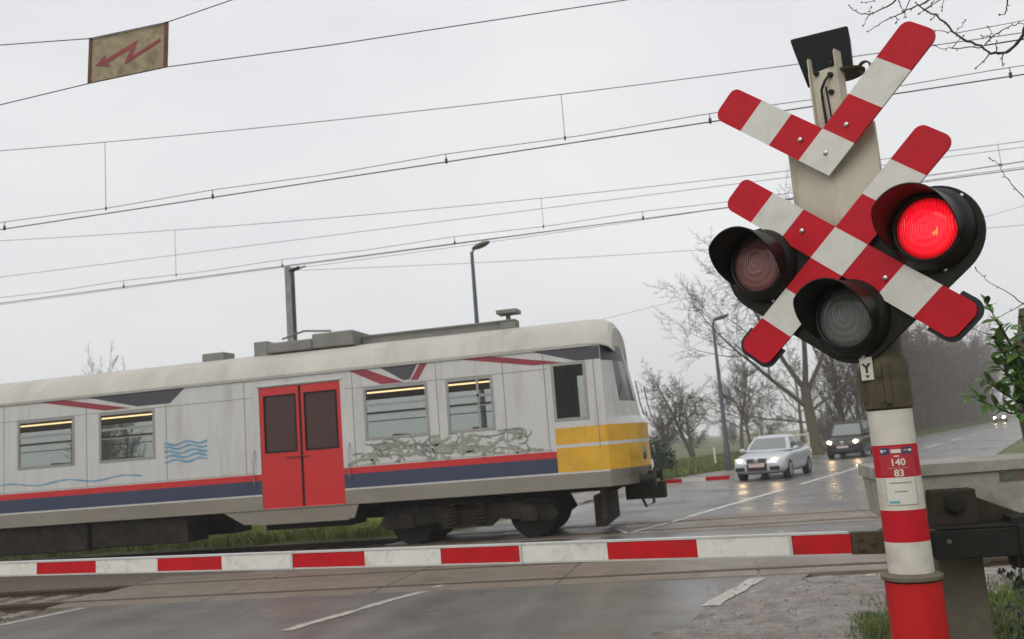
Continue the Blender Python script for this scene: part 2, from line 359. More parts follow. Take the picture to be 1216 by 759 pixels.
m = MB(); OL, OR = -4.75, 4.4
poly = [road_n(-40, OL), road_n(-40, OR), road_n(600, OR), road_n(600, OL)]
m.prism([(p[0], p[1]) for p in poly], XYZ, -.3, 0)
tag(m.build('road', ASPH), kind='structure')
for name, n0, n1, x0, x1 in (('level_crossing_deck', 11.15, 13.95, -9.35, 2.6), ('level_crossing_deck', 16.6, 19.4, -6.6, 4.6)):
    m = MB(); wdt = (x1 - x0) / 5
    rails = (n0 + .5, n0 + 1.98) if n0 < 12 else (17.13, 18.6)
    for k in range(5):
        a = x0 + k * wdt + .012; b = x0 + (k + 1) * wdt - .012
        for (c, d) in ((n0, rails[0] - .105), (rails[0] + .105, rails[1] - .105), (rails[1] + .105, n1)):
            m.box((a, c, -.25), (b, d, .012))
    tag(m.build(name, PANELM, bevel=.008), kind='structure')
    m = MB()
    for r in rails: m.box((x0, r - .10, -.25), (x1, r + .10, .004))
    tag(m.build('flangeway_strip', GROOVE), kind='structure')

# painted markings, one sheet each
def line(name, n0, n1, off, wd, matl, z=.006, wob=0, seed=1):
    rr = random.Random(seed); m = MB(); k = max(2, int((n1 - n0) / .25)); vs = []
    for i in range(k + 1):
        n = n0 + (n1 - n0) * i / k
        for sgn in (-1, 1):
            p = road_n(n, off + sgn * (wd / 2) * (1 + wob * rr.uniform(-1, 1)), z); vs.append(p)
    fs = [(2 * i, 2 * i + 1, 2 * i + 3, 2 * i + 2) for i in range(k)]
    m.add(vs, fs); return tag(m.build(name, matl), kind='structure')
line('centre_line', 8.9, 11.1, .0, .14, WORN, wob=.45)
line('centre_line', 11.3, 11.5, .03, .10, WORN, z=.017, wob=.5)
line('centre_line', 19.55, 26.6, .12, .15, PAINT, wob=.05)
n = 28.3
line('centre_line', 28.3, 38.5, .1, .15, PAINT)
n = 42
while n < 260:
    line('centre_line', n, n + 7, .05, .15, PAINT); n += 12
line('edge_line', 4, 11.05, -4.5, .12, WORN, wob=.3)
line('edge_line', 9.35, 10.95, 3.92, .17, WORN, wob=.25)
for pts in ([(-2.25, 17.85), (-1.88, 16.75)], [(-1.9, 16.72), (-1.25, 18.4)], [(-1.2, 18.5), (-.9, 19.3)]):
    a, b = Vector(pts[0]), Vector(pts[1]); d = (b - a).normalized(); q = Vector((-d.y, d.x)) * .045
    m = MB(); m.add([(a.x + q.x, a.y + q.y, .017), (b.x + q.x, b.y + q.y, .017), (b.x - q.x, b.y - q.y, .017), (a.x - q.x, a.y - q.y, .017)], [(0, 1, 2, 3)])
    tag(m.build('crossing_marking', PAINT), kind='structure')

def blob_sheet(name, pts, matl, z, jit=.12, seed=3, sub=5, hump=0):
    rr = random.Random(seed); out = []
    for i, p in enumerate(pts):
        q = pts[(i + 1) % len(pts)]
        for k in range(sub):
            t = k / sub; out.append((p[0] + (q[0] - p[0]) * t + rr.uniform(-jit, jit), p[1] + (q[1] - p[1]) * t + rr.uniform(-jit, jit)))
    cx = sum(p[0] for p in out) / len(out); cy = sum(p[1] for p in out) / len(out)
    m = MB(); n = len(out); rings = [1, .93, .8, .6, .3]
    vs = []
    for ri, r in enumerate(rings):
        for p in out: vs.append((cx + (p[0] - cx) * r, cy + (p[1] - cy) * r, z + (-.05 if ri == 0 else hump * rr.uniform(.4, 1))))
    vs.append((cx, cy, z + hump)); fs = []
    for ri in range(len(rings) - 1):
        for k in range(n): fs.append((ri * n + k, ri * n + (k + 1) % n, (ri + 1) * n + (k + 1) % n, (ri + 1) * n + k))
    fs += [((len(rings) - 1) * n + k, (len(rings) - 1) * n + (k + 1) % n, len(vs) - 1) for k in range(n)]
    m.add(vs, fs); return m.build(name, matl, smooth=60)
tag(blob_sheet('gravel_shoulder', [(-.95, 7.4), (-.7, 8.45), (-.4, 9.35), (.3, 10.55), (.8, 11.0), (2.0, 11.0), (4.2, 11.0), (4.5, 9.9), (2.4, 9.6), (1.45, 8.9), (.85, 7.6), (.2, 6.4), (-.7, 6.4)], MUD, .006, .11, 3, hump=.012), kind='structure')
tag(blob_sheet('gravel_verge', [(-6.6, 22.6), (-4.9, 24.2), (-3.3, 29.2), (-1.6, 33.4), (.3, 38.5), (1.2, 41.5), (-.1, 43), (-2.2, 39), (-4.2, 34), (-6, 29), (-7.6, 25)], MUD, .008, .2, 5, hump=.014), kind='structure')

# ballast beds and loose stones either side of the road
def bed(x0, x1, y0, y1, seed):
    rr = np.random.RandomState(seed); nx, ny = int((x1 - x0) / .35), int((y1 - y0) / .12)
    m = MB(); vs = []
    for j in range(ny + 1):
        for i in range(nx + 1):
            y = y0 + (y1 - y0) * j / ny; e = min(j, ny - j) / ny; z = -.19 + .08 * min(1, e * 8) + rr.uniform(-.018, .018)
            vs.append((x0 + (x1 - x0) * i / nx, y, z))
    m.add(vs, [(j * (nx + 1) + i, j * (nx + 1) + i + 1, (j + 1) * (nx + 1) + i + 1, (j + 1) * (nx + 1) + i) for j in range(ny) for i in range(nx)])
    tag(m.build('ballast_bed', BALL), kind='structure')
bed(-60, -9.35, 10.7, 14.3, 1); bed(-60, -6.62, 14.3, 19.8, 2); bed(2.62, 60, 10.7, 14.3, 3); bed(4.62, 60, 14.3, 19.8, 4)
def stones(name, label, boxes, size, zf, seed, matl):
    rr = np.random.RandomState(seed); m = MB()
    oct_v = np.array([(1, 0, 0), (-1, 0, 0), (0, 1, 0), (0, -1, 0), (0, 0, 1), (0, 0, -1)], float)
    fs = [(0, 2, 4), (2, 1, 4), (1, 3, 4), (3, 0, 4), (2, 0, 5), (1, 2, 5), (3, 1, 5), (0, 3, 5)]
    for (x0, x1, y0, y1, cnt) in boxes:
        for _ in range(cnt):
            s = size * rr.uniform(.5, 1.4); v = oct_v * s * rr.uniform(.55, 1.2, (6, 1)); v[:, 2] *= .7
            m.add(v + np.array([rr.uniform(x0, x1), rr.uniform(y0, y1), zf + s * .25]), fs)
    o = m.build(name, matl, recalc=False); tag(o, label, 'gravel', kind='stuff')
stones('ballast_stones', 'grey brown ballast stones lying between the rails', [(-16, -9.4, 10.8, 14.1, 4500), (-20, -6.7, 16.3, 19.7, 2500), (2.7, 7, 10.8, 14, 800)], .032, -.11, 5, STONE)
stones('loose_gravel', 'small loose stones on the muddy road shoulder', [(-.4, 2.6, 7.6, 10.6, 260), (-3, 0.5, 33, 40, 200)], .011, .014, 6, STONE)

# rails
def rail(y, x0, x1, label):
    m = MB(); prof = [(-.07, -.16), (.07, -.16), (.07, -.145), (.012, -.12), (.012, -.04), (.036, -.03), (.036, .006), (.028, .014), (-.028, .014), (-.036, .006), (-.036, -.03), (-.012, -.04), (-.012, -.12), (-.07, -.145)]
    m.prism(prof, lambda a, b, d: (d, y + a, b), x0, x1)
    tag(m.build('rail', RAILM), label, 'rail', 'rails of the two tracks')
rail(11.65, -90, 90, 'rusty rail nearest the camera, set in the near edge of the crossing deck')
rail(13.12, -90, 90, 'rusty rail just beyond the barrier boom, far rail of the near track')
rail(17.13, -90, 90, 'rail under the near wheels of the train')
rail(18.60, -90, 90, 'rail under the far wheels of the train')
sl = MB(); sl.box((-.13, -1.25, -.2), (.13, 1.25, -.085)); slo = sl.build('sleeper', SLEEPER, bevel=.02)
sp = [(x, 12.38) for x in np.arange(-16, -9.5, .6)] + [(x, 17.87) for x in np.arange(-20, -7, .6)] + [(x, 12.38) for x in np.arange(2.9, 6, .6)]
for i, (x, y) in enumerate(sp):
    o = slo if i == 0 else slo.copy()
    if i: col.objects.link(o)
    o.location = (x, y, 0)
    tag(o, 'grey concrete sleeper in the ballast of the near track' if y < 14 else 'grey concrete sleeper in the ballast under the train', 'sleeper', 'sleepers of the near track' if y < 14 else 'sleepers under the train')

# ------------------------------------------------------------------ level crossing signal
CEN = Vector((.6735, 4.8849, 2.5338)); YAW = -.5921
NN = Vector((math.sin(YAW), -math.cos(YAW), 0)); RR = Vector((math.cos(YAW), math.sin(YAW), 0))
def S(u, v, o): p = CEN + RR * u + NN * o; return (p.x, p.y, p.z + v)
SB = (.826, 4.963, 0)
sig = thing('crossing_signal', 'red and white striped level crossing signal with two crossed boards and a lit red lamp', 'crossing signal', SB)
def sp_(u, v, o): p = S(u, v, o); return (p[0] - SB[0], p[1] - SB[1], p[2])      # local to the signal
# rotate a local frame so lens textures run across the lens
PZ = lambda x, y, h: (x, y, h)
zb = lambda v: 2.5338 + v
m = MB(); bands = [(.9, zb(-1.48), 1), (zb(-1.48), zb(-1.325), 0), (zb(-1.325), zb(-1.165), 1), (zb(-1.165), zb(-1.005), 0), (zb(-1.005), zb(-.832), 1)]
for z0, z1, mi in bands: m.lathe([(.107, z0), (.107, z1)], PZ, 40, mi, close=False)
m.build('post', [RED, DULLWHITE], sig, smooth=40)
m = MB(); m.lathe([(.135, 0), (.132, .86)], PZ, 40); m.box((.06, -.118, 0.002), (.075, -.108, .86)) if False else None
m.build('base_sleeve', SLEEVE, sig, smooth=40)
m = MB(); m.lathe([(.13, .862), (.145, .872), (.145, .888), (.12, .9), (.108, .902)], PZ, 40); m.build('collar', OLIVEGREY, sig, smooth=30)
m = MB(); m.lathe([(.107, zb(-.83)), (.117, zb(-.82)), (.117, zb(-.60)), (.10, zb(-.56)), (.10, zb(-.2))], PZ, 32)
m.box((-.125, -.05, zb(-.79)), (-.10, .06, zb(-.62))); m.box((-.03, -.135, zb(-.80)), (.0, -.10, zb(-.60)))
for q in (-.78, -.65): m.lathe([(.012, -.13), (.012, -.145)], lambda x, y, h, q=q: (x - .055, h, zb(q) + y), 8)
m.build('clamp', OLIVE, sig, smooth=35)
# folded cream mast panel behind the boards
m = MB(); pl = [(-.27, -.105), (-.25, -.10), (-.022, -.05), (.008, -.05), (.215, -.10), (.228, -.105), (.228, -.13), (-.27, -.13)]
m.prism(pl, lambda a, b, d: sp_(a, d, b), -.13, .655); m.build('mast_panel', CREAM, sig, bevel=.004)
m = MB()
ch = [(-.094, -.11), (-.086, -.11), (-.083, -.135), (.058, -.135), (.061, -.11), (.069, -.11), (.069, -.20), (-.094, -.20)]
m.prism(ch, lambda a, b, d: sp_(a, d, b), .60, 1.03)
for a in (-.092, .06): m.prism([(a, 1.0), (a + .008, 1.0), (a + .008, 1.115), (a, 1.10)], lambda u, v, d: sp_(u, v, d), -.19, -.11)
m.build('mast_channel', CREAM, sig, bevel=.002)
m = MB(); m.tube([sp_(.018, .985, -.125), sp_(-.0, .955, -.105), sp_(-.03, .91, -.11), sp_(-.035, .86, -.12), sp_(-.03, .70, -.12)], .008, 6); m.build('cable', BLACK, sig, smooth=60)
m = MB(); m.tube([sp_(-.012, .93, -.128), sp_(-.005, .80, -.126), sp_(-.0, .70, -.124)], .0045, 5)
for u, v in ((-.055, 1.02), (.035, 1.045), (.022, .985), (.015, .89)): m.lathe([(.015, -.135), (.014, -.118), (.0, -.114)], lambda x, y, h, u=u, v=v: sp_(u + x, v + y, h), 8)
m.build('fixing_bolt', DARKMETAL, sig, smooth=40)
# dark bell box on top
m = MB()
BY = -.20
def bp(u, v, o):
    p = sp_(-.03, v, -.20); return (p[0] + math.cos(BY) * u + math.sin(BY) * (o + .2), p[1] + math.sin(BY) * u - math.cos(BY) * (o + .2), p[2])
def bell(u0, u1, v, o0, o1): return [bp(u0, v, o0), bp(u1, v, o0), bp(u1, v, o1), bp(u0, v, o1)]
m.add(bell(-.115, .135, 1.015, -.18, -.33) + bell(-.165, .140, 1.245, -.16, -.36) + bell(-.16, .135, 1.257, -.165, -.355), [(3, 2, 1, 0), (0, 1, 5, 4), (1, 2, 6, 5), (2, 3, 7, 6), (3, 0, 4, 7), (4, 5, 9, 8), (5, 6, 10, 9), (6, 7, 11, 10), (7, 4, 8, 11), (8, 9, 10, 11)])
m.build('bell_box', DARKBOX, sig, bevel=.006)
m = MB(); m.lathe([(.0, 1.0), (.10, 1.0), (.105, 1.012)], lambda x, y, h: sp_(.05 + x, h, -.25 + y), 24)
m.lathe([(.028, -.012), (.036, -.012), (.036, .012), (.028, .012), (.028, -.012)], lambda x, y, h: sp_(.165 + x, 1.0 + y, -.24 + h), 16, close=False)
m.build('bell', OLIVE, sig, smooth=40)

# St Andrew's boards
TH = .8847; W_ = .2 / math.sin(2 * TH); BL = .2134; EL = .213
DA = Vector((math.sin(TH), math.cos(TH))); DB = Vector((-math.sin(TH), math.cos(TH)))
def arm_pts(s0, s1, along, cross, r=0, sub=8, grow=0):
    """parallelogram from s0 to s1 along one board, far end rounded with radius r"""
    h = W_ / 2 + grow; c = [along * s0 + cross * -h, along * s1 + cross * -h, along * s1 + cross * h, along * s0 + cross * h]
    if not r: return c
    out = [c[0]]
    for i in (1, 2):
        p, q, n_ = c[i - 1], c[i], c[(i + 1) % 4]
        d1 = (p - q).normalized(); d2 = (n_ - q).normalized(); half = d1.angle(d2) / 2; t = r / math.tan(half)
        a = q + d1 * t; b = q + d2 * t; ctr = q + (d1 + d2).normalized() * (r / math.sin(half))
        va, vb = a - ctr, b - ctr; ang = va.angle_signed(vb)
        for k in range(sub + 1):
            th = -ang * k / sub; v = Vector((va.x * math.cos(th) - va.y * math.sin(th), va.x * math.sin(th) + va.y * math.cos(th)))
            out.append(ctr + v)
    out.append(c[3]); return out
def add_arm(m, along, cross, org, o0, o1, flip=1):
    h = W_ / 2
    for k, mi in enumerate((0, 1, 0)):
        s0 = h + BL * k; s1 = s0 + (BL if k < 2 else EL)
        p = arm_pts(s0, s1, along, cross, .052 if k == 2 else 0)
        m.prism([(org.x + q.x, org.y + q.y) for q in p], lambda a, b, d: sp_(a, b, d), o0, o1, mi)
def centre(m, org, o0, o1):
    h = W_ / 2; p = [DA * h + DB * h, DA * -h + DB * h, DA * -h + DB * -h, DA * h + DB * -h]
    m.prism([(org.x + q.x, org.y + q.y) for q in p], lambda a, b, d: sp_(a, b, d), o0, o1, 1)
O0 = Vector((0, 0)); O1 = Vector((.002, .534))
m = MB(); add_arm(m, DA, DB, O0, -.012, 0); add_arm(m, -DA, -DB, O0, -.012, 0); centre(m, O0, -.012, .001); m.build('crossboard', [RED, WHITE], sig)
m = MB(); add_arm(m, DB, -DA, O0, -.015, -.002); add_arm(m, -DB, DA, O0, -.015, -.002); m.build('crossboard', [RED, WHITE], sig)
m = MB(); add_arm(m, DA, DB, O1, -.012, 0); centre(m, O1, -.012, .001); m.build('crossboard', [RED, WHITE], sig)
m = MB(); add_arm(m, DB, -DA, O1, -.015, -.002); m.build('crossboard', [RED, WHITE], sig)
for along, cross, org in ((-DA, -DB, O0), (-DB, DA, O0)):
    m = MB(); p = arm_pts(W_ / 2 + 2.4 * BL, W_ / 2 + 2 * BL + EL + .024, along, cross, .066, grow=.022)
    m.prism([(org.x + q.x, org.y + q.y) for q in p], lambda a, b, d: sp_(a, b, d), -.022, -.0155); m.build('edge_trim', DARKRIM, sig)
for along, org in ((DA, O0), (-DA, O0), (DB, O0), (-DB, O0)):
    m = MB(); p = arm_pts(W_ / 2, W_ / 2 + 2 * BL + EL - .03, along, DB if along in (DA, -DA) else DA, .05, grow=-.02)
    m.prism([(org.x + q.x, org.y + q.y) for q in p], lambda a, b, d: sp_(a, b, d), -.024, -.0165); m.build('stiffener', DARKRIM, sig)
for q in (O1 + DA * .17, O1 + DB * .17, O1 * 1.0 + Vector((0, -.005)), DB * .24, -DB * .29):
    m = MB(); m.lathe([(.0125, .001), (.0125, .008), (.008, .012), (0, .013)], lambda x, y, h, q=q: sp_(q.x + x, q.y + y, h), 10); m.build('bolt', BOLTM, sig, smooth=40)

# black backing plate: three discs joined, hollowed between the two upper ones
def hull(discs, n=40):
    pts = []
    for (x, y, r) in discs:
        for k in range(n): t = 2 * PI * k / n; pts.append((round(x + r * math.cos(t), 6), round(y + r * math.sin(t), 6)))
    pts = sorted(set(pts)); lo = []
    def cr(o, a, b): return (a[0] - o[0]) * (b[1] - o[1]) - (a[1] - o[1]) * (b[0] - o[0])
    for p in pts:
        while len(lo) > 1 and cr(lo[-2], lo[-1], p) <= 0: lo.pop()
        lo.append(p)
    up = []
    for p in reversed(pts):
        while len(up) > 1 and cr(up[-2], up[-1], p) <= 0: up.pop()
        up.append(p)
    return lo[:-1] + up[:-1]
LAMPS = [(-.455, .018, 'off'), (.470, .006, 'lit'), (.010, -.352, 'clear')]
m = MB()
for i in (0, 1):
    h = hull([(LAMPS[i][0], LAMPS[i][1] - .02, .235), (LAMPS[2][0], LAMPS[2][1], .232)])
    m.prism(h, lambda a, b, d: sp_(a, b, d), -.046 - .004 * i, -.030 - .003 * i)
m.build('backing_plate', BLACKPLATE, sig, bevel=.003)
for u, v, st in LAMPS:
    m = MB(); prof = [(.205, -.030), (.20, .004), (.178, .035), (.168, .05), (.155, .055), (.148, .05), (.146, .034), (.0, .030)]
    m.lathe(prof, lambda x, y, h: sp_(u + x, v + y, h), 48)
    hd = m.build('lamp_head', BLACK, sig, smooth=35)
    # lens, its own frame: x across, y out of the face, z up
    m = MB(); m.lathe([(.145, .034), (.13, .044), (.10, .054), (.06, .061), (.02, .064), (.0, .064)], lambda x, y, h: (x, -h, y), 48)
    ln = m.build('lens', {'off': LENS_RED, 'lit': LENS_LIT, 'clear': LENS_WHITE}[st], hd, smooth=60)
    ln.location = sp_(u, v, 0); ln.rotation_euler.z = YAW
    if st == 'lit':
        m = MB()
        for (x0, z0), (x1, z1) in (((.03, -.035), (.055, -.02)), ((.05, -.045), (.058, -.005)), ((.035, -.045), (.05, -.03))): m.tube([(x0, -.0625, z0), (x1, -.0605, z1)], .0016, 5)
        m.build('filament', FIL, ln)
    # visor: open at the bottom, longest at the top
    m = MB(); n = 40; vs = []
    for k in range(n + 1):
        t = R_(-28) + R_(236) * k / n
        ln_ = .20 * max(0.0, min(1, (math.sin(t) + .47) / 1.05)) ** .8 + .012
        for rr_, hh in ((.176, .02), (.176 + .06 * ln_, .05 + ln_), (.170 + .06 * ln_, .05 + ln_), (.169, .02)):
            vs.append(sp_(u + rr_ * math.cos(t), v + rr_ * math.sin(t), hh))
    fs = [(4 * k + a, 4 * k + (a + 1) % 4, 4 * (k + 1) + (a + 1) % 4, 4 * (k + 1) + a) for k in range(n) for a in range(4)] + [(0, 1, 2, 3), (4 * n + 3, 4 * n + 2, 4 * n + 1, 4 * n)]
    m.add(vs, fs); m.build('visor', BLACK, hd, smooth=40)
    for k in range(3):
        m = MB(); t = R_(40 + 120 * k); m.lathe([(.009, .0), (.009, .012), (0, .014)], lambda x, y, h: sp_(u + .205 * math.cos(t) + x, v + .205 * math.sin(t) + y, h - .03), 8)
        m.build('screw', BOLTM, hd, smooth=40)
m = MB(); m.prism([(.02, -.675), (.085, -.675), (.085, -.56), (.02, -.56)], lambda a, b, d: sp_(a, b, d), -.03, -.026); tp = m.build('tag_plate', DULLWHITE, sig)
vs, fs = text_mesh('Y', .062, .003); m = MB(); m.add([sp_(.053 + x, -.617 + y, -.0235) for x, y, z in vs], fs)
m.add([sp_(.042, -.650, -.0235), sp_(.064, -.650, -.0235), sp_(.053, -.666, -.0235)], [(0, 2, 1)]); m.build('lettering', CARBLK, tp, recalc=False)
# pole number label wrapped on the post
LA = math.atan2(-4.963, -.826) + .04
def wrap(x, z, r=.1105): t = LA + x / .107; return (r * math.cos(t), r * math.sin(t), z)
def patch(m, x0, x1, z0, z1, r, mi=None, n=12):
    vs = [wrap(x0 + (x1 - x0) * i / n, z, r) for i in range(n + 1) for z in (z0, z1)]
    m.add(vs, [(2 * i, 2 * i + 2, 2 * i + 3, 2 * i + 1) for i in range(n)], mi)
m = MB(); patch(m, -.088, .088, zb(-1.158), zb(-1.012), .1082); lr = m.build('number_label', LABELR, sig, recalc=False)
m = MB()
for txt, sz, z, bo in (('140', .047, zb(-1.092), .0012), ('83', .047, zb(-1.145), .0012)):
    vs, fs = text_mesh(txt, sz, bo); m.add([wrap(x + .002, z + y, .1094) for x, y, _ in vs], fs)
patch(m, -.05, .05, zb(-1.1195), zb(-1.1183), .1094)
for a, b, zc, hh in ((-.075, -.060, -1.034, .007), (-.056, -.046, -1.032, .003), (-.024, .022, -1.036, .009), (.034, .052, -1.033, .002), (.058, .076, -1.034, .006), (-.012, .012, -1.061, .003)):
    patch(m, a, b, zb(zc - hh), zb(zc + hh), .1094, n=4)
m.build('lettering', LABELW, lr, recalc=False)
m = MB(); patch(m, -.082, -.03, zb(-1.052), zb(-1.018), .1088); m.build('logo_field', NAVYM, lr, recalc=False)
m = MB(); patch(m, .027, .082, zb(-1.052), zb(-1.018), .1088); m.build('logo_field', NAVYM, lr, recalc=False)
m = MB(); patch(m, -.073, .078, zb(-1.300), zb(-1.166), .1082); lw = m.build('notice_label', LABELW, sig, recalc=False)
m = MB()
for x0, x1, z0, z1 in ((-.073, .078, -1.3, -1.297), (.075, .078, -1.3, -1.168), (-.073, -.071, -1.3, -1.168), (-.05, .055, -1.194, -1.188), (-.03, .028, -1.236, -1.230)):
    patch(m, x0, x1, zb(z0), zb(z1), .1092, n=8)
m.build('printed_line', GREYTXT, lw, recalc=False)
m = MB(); patch(m, -.062, -.012, zb(-1.29), zb(-1.278), .1092); m.build('printed_mark', BLUEM, lw, recalc=False)

# ------------------------------------------------------------------ near barrier
bar = thing('level_crossing_barrier', 'long lowered red and white barrier boom with cream housing beside the striped signal post', 'barrier', (1.2, 5.75, 0))
BO = Vector((1.2, 5.75, 0))
def bl(x, y, z): return (x - BO.x, y - BO.y, z - BO.z)
def boomN(T): return 5.42 + (.62 - T) * .0265
def boomz(T): return .999 + (.62 - T) * .0195
def boomh(T): return .108 - (.62 - T) * .0052
edges = [.609, .297, -.223, -.739, -1.26, -1.768, -2.27, -2.777, -3.275, -3.755, -4.234, -4.711, -5.19, -5.67, -6.15, -6.4]
def boom_seg(m, t0, t1, mi, grow=0, th=.028):
    vs = []
    for t in (t0, t1):
        z = boomz(t); h = boomh(t) / 2 + grow; y = boomN(t)
        for dy, dz in ((-th, -h), (th, -h), (th, h), (-th, h)): vs.append(bl(t, y + dy, z + dz))
    m.add(vs, [(0, 1, 2, 3), (7, 6, 5, 4), (0, 4, 5, 1), (1, 5, 6, 2), (2, 6, 7, 3), (3, 7, 4, 0)], mi)
m = MB()
for i in range(len(edges) - 1): boom_seg(m, edges[i], edges[i + 1], 1 if i % 2 == 0 else 0)
bo = m.build('boom', [BOOMW, BOOMR], bar)
m = MB()
for t0, t1 in ((.60, -1.25), (-1.27, -2.76), (-2.78, -6.39)):
    for s in (-1, 1):
        vs = []
        for t in (t0, t1):
            z = boomz(t) + s * (boomh(t) / 2 + .004); y = boomN(t)
            for dy, dz in ((-.031, -.004), (.031, -.004), (.031, .006), (-.031, .006)): vs.append(bl(t, y + dy, z + dz))
        m.add(vs, [(0, 1, 2, 3), (7, 6, 5, 4), (0, 4, 5, 1), (1, 5, 6, 2), (2, 6, 7, 3), (3, 7, 4, 0)])
m.build('boom_edging', ALU, bo)
for t in (.290, -1.262, -2.772):
    m = MB(); boom_seg(m, t + .008, t - .008, 0, .008, .034); m.build('boom_joint', ALU, bo)
m = MB(); boom_seg(m, 1.24, .612, 0, .006, .022); m.build('boom_root', OLIVE, bar, bevel=.004)
for t, dz in ((.66, .025), (.66, -.03), (.72, 0), (.79, .03), (.79, -.03)):
    m = MB(); m.lathe([(.014, .0), (.014, .012), (.007, .013), (.007, .02), (0, .021)], lambda x, y, h, t=t, dz=dz: bl(t + x, boomN(t) - .0225 - h, boomz(t) + dz + y), 6); m.build('boom_bolt', OLIVE, bar)
m = MB(); m.prism([(.845, 1.085), (2.05, 1.02), (2.06, 1.335), (.825, 1.325)], lambda a, b, d: bl(a, d, b), 5.66, 6.25)
hs = m.build('drive_housing', CREAMBOX, bar, bevel=.005)
m = MB(); m.prism([(.806, 1.318), (2.10, 1.33), (2.10, 1.385), (.81, 1.388)], lambda a, b, d: bl(a, d, b), 5.635, 6.27); m.build('housing_lid', CREAMBOX, hs, bevel=.004)
m = MB(); m.add([bl(1.47, 5.655, 1.315), bl(1.72, 5.655, 1.318), bl(1.72, 5.655, 1.265), bl(1.47, 5.655, 1.262)], [(3, 2, 1, 0)]); st = m.build('maker_plate', OLIVEGREY, hs)
m = MB(); m.add([bl(1.492, 5.652, 1.272), bl(1.51, 5.652, 1.305), bl(1.522, 5.652, 1.305), bl(1.504, 5.652, 1.272), bl(1.515, 5.652, 1.28), bl(1.53, 5.652, 1.308), bl(1.54, 5.652, 1.308), bl(1.525, 5.652, 1.28)], [(0, 3, 2, 1), (4, 7, 6, 5)])
m.build('maker_mark', GREENM, st, recalc=False)
m = MB(); m.prism([(1.06, 1.05), (1.30, 1.04), (1.30, 1.245), (1.07, 1.245)], lambda a, b, d: bl(a, d, b), 5.5, 5.64)
m.prism([(1.30, 1.05), (1.60, 1.06), (1.30, 1.20)], lambda a, b, d: bl(a, d, b), 5.56, 5.64)
m.build('pivot_bracket', BRACK, bar, bevel=.008)
m = MB(); m.lathe([(.05, 0), (.05, .02), (.035, .024), (.035, .045), (0, .047)], lambda x, y, h: bl(1.18 + x, 5.5 - h, 1.165 + y), 20); m.build('bearing_cap', DARKMETAL, bar, smooth=30)
m = MB(); m.box(bl(1.02, 5.36, .895), bl(1.50, 5.39, 1.045)); m.box(bl(1.02, 5.50, .895), bl(1.50, 5.53, 1.045)); m.box(bl(1.06, 5.39, .93), bl(1.12, 5.5, 1.02)); m.box(bl(1.05, 5.36, 1.0455), bl(1.5, 5.53, 1.062))
m.build('boom_fork', DARKMETAL, bar, bevel=.006)
for t, z in ((1.10, .985),):
    m = MB(); m.lathe([(.014, 0), (.014, .010), (.008, .012), (.008, .018), (0, .019)], lambda x, y, h: bl(t + x, 5.36 - h, z + y), 8); m.build('fork_bolt', OLIVEGREY, bar)
m = MB(); m.box(bl(1.42, 5.37, .83), bl(1.95, 5.53, 1.10)); m.box(bl(1.44, 5.345, .85), bl(1.90, 5.369, 1.06)); m.build('counterweight', DARKMETAL, bar, bevel=.01)
m = MB(); m.box(bl(1.085, 5.66, 0), bl(1.325, 5.98, 1.07)); m.box(bl(1.03, 5.60, -.05), bl(1.38, 6.04, .03)); m.build('pedestal', OLIVEGREY, bar, bevel=.012)

# ------------------------------------------------------------------ far barrier
fb = thing('level_crossing_barrier', 'small lowered red and white half barrier across the road beyond the train', 'barrier', (-6.3, 21.5, 0))
m = MB(); t = .0; k = 0
while t > -6.2:
    a, b = t, max(-6.2, t - .535); zc = .66
    m.box((a + 6.3, -.025, zc - .045), (b + 6.3, .025, zc + .045), 1 if k % 2 == 0 else 0); t -= .535; k += 1
m.build('boom', [BOOMW, BOOMR], fb)
m = MB(); m.box((-.25, -.2, 0), (.2, .25, .55)); m.prism([(-.3, .55), (.25, .55), (.2, .95), (-.25, .95)], lambda a, b, d: (a, d, b), -.06, .3); m.build('drive_housing', CREAMBOX, fb, bevel=.01)
m = MB(); m.box((-.75, -.06, .58), (-.2, -.0, .75)); m.build('counterweight', DARKMETAL, fb, bevel=.01)

# ------------------------------------------------------------------ the train
tr = thing('train', 'white train with red doors, red and blue stripes and a yellow nose', 'train', (-13.5, 17.85, .0))
TO = Vector((-13.5, 17.85, 0))
def tl(x, y, z): return (x - TO.x, y - TO.y, z)
YN, YF = 16.45, 19.25; XR = -26.0; XF = -1.62       # near and far side, rear end, nose
Zc = [.88, 1.15, 1.18, 1.45, 1.57, 1.62, 1.68, 1.98, 2.07, 3.05, 3.44]
win = [(-25.2, -23.9), (-23.2, -21.95), (-21.2, -19.95), (-18.4, -17.1), (-16.45, -15.1), (-14.44, -13.1), (-12.48, -11.22), (-6.66, -5.40), (-5.0, -4.12)]
door = (-8.88, -7.15); door2 = (-20.0, -18.3)
win = [w_ for w_ in win if not (w_[1] > door2[0] - .2 and w_[0] < door2[1] + .2)] + [(-21.4, -20.3)]
cabw = (-2.97, -2.36)
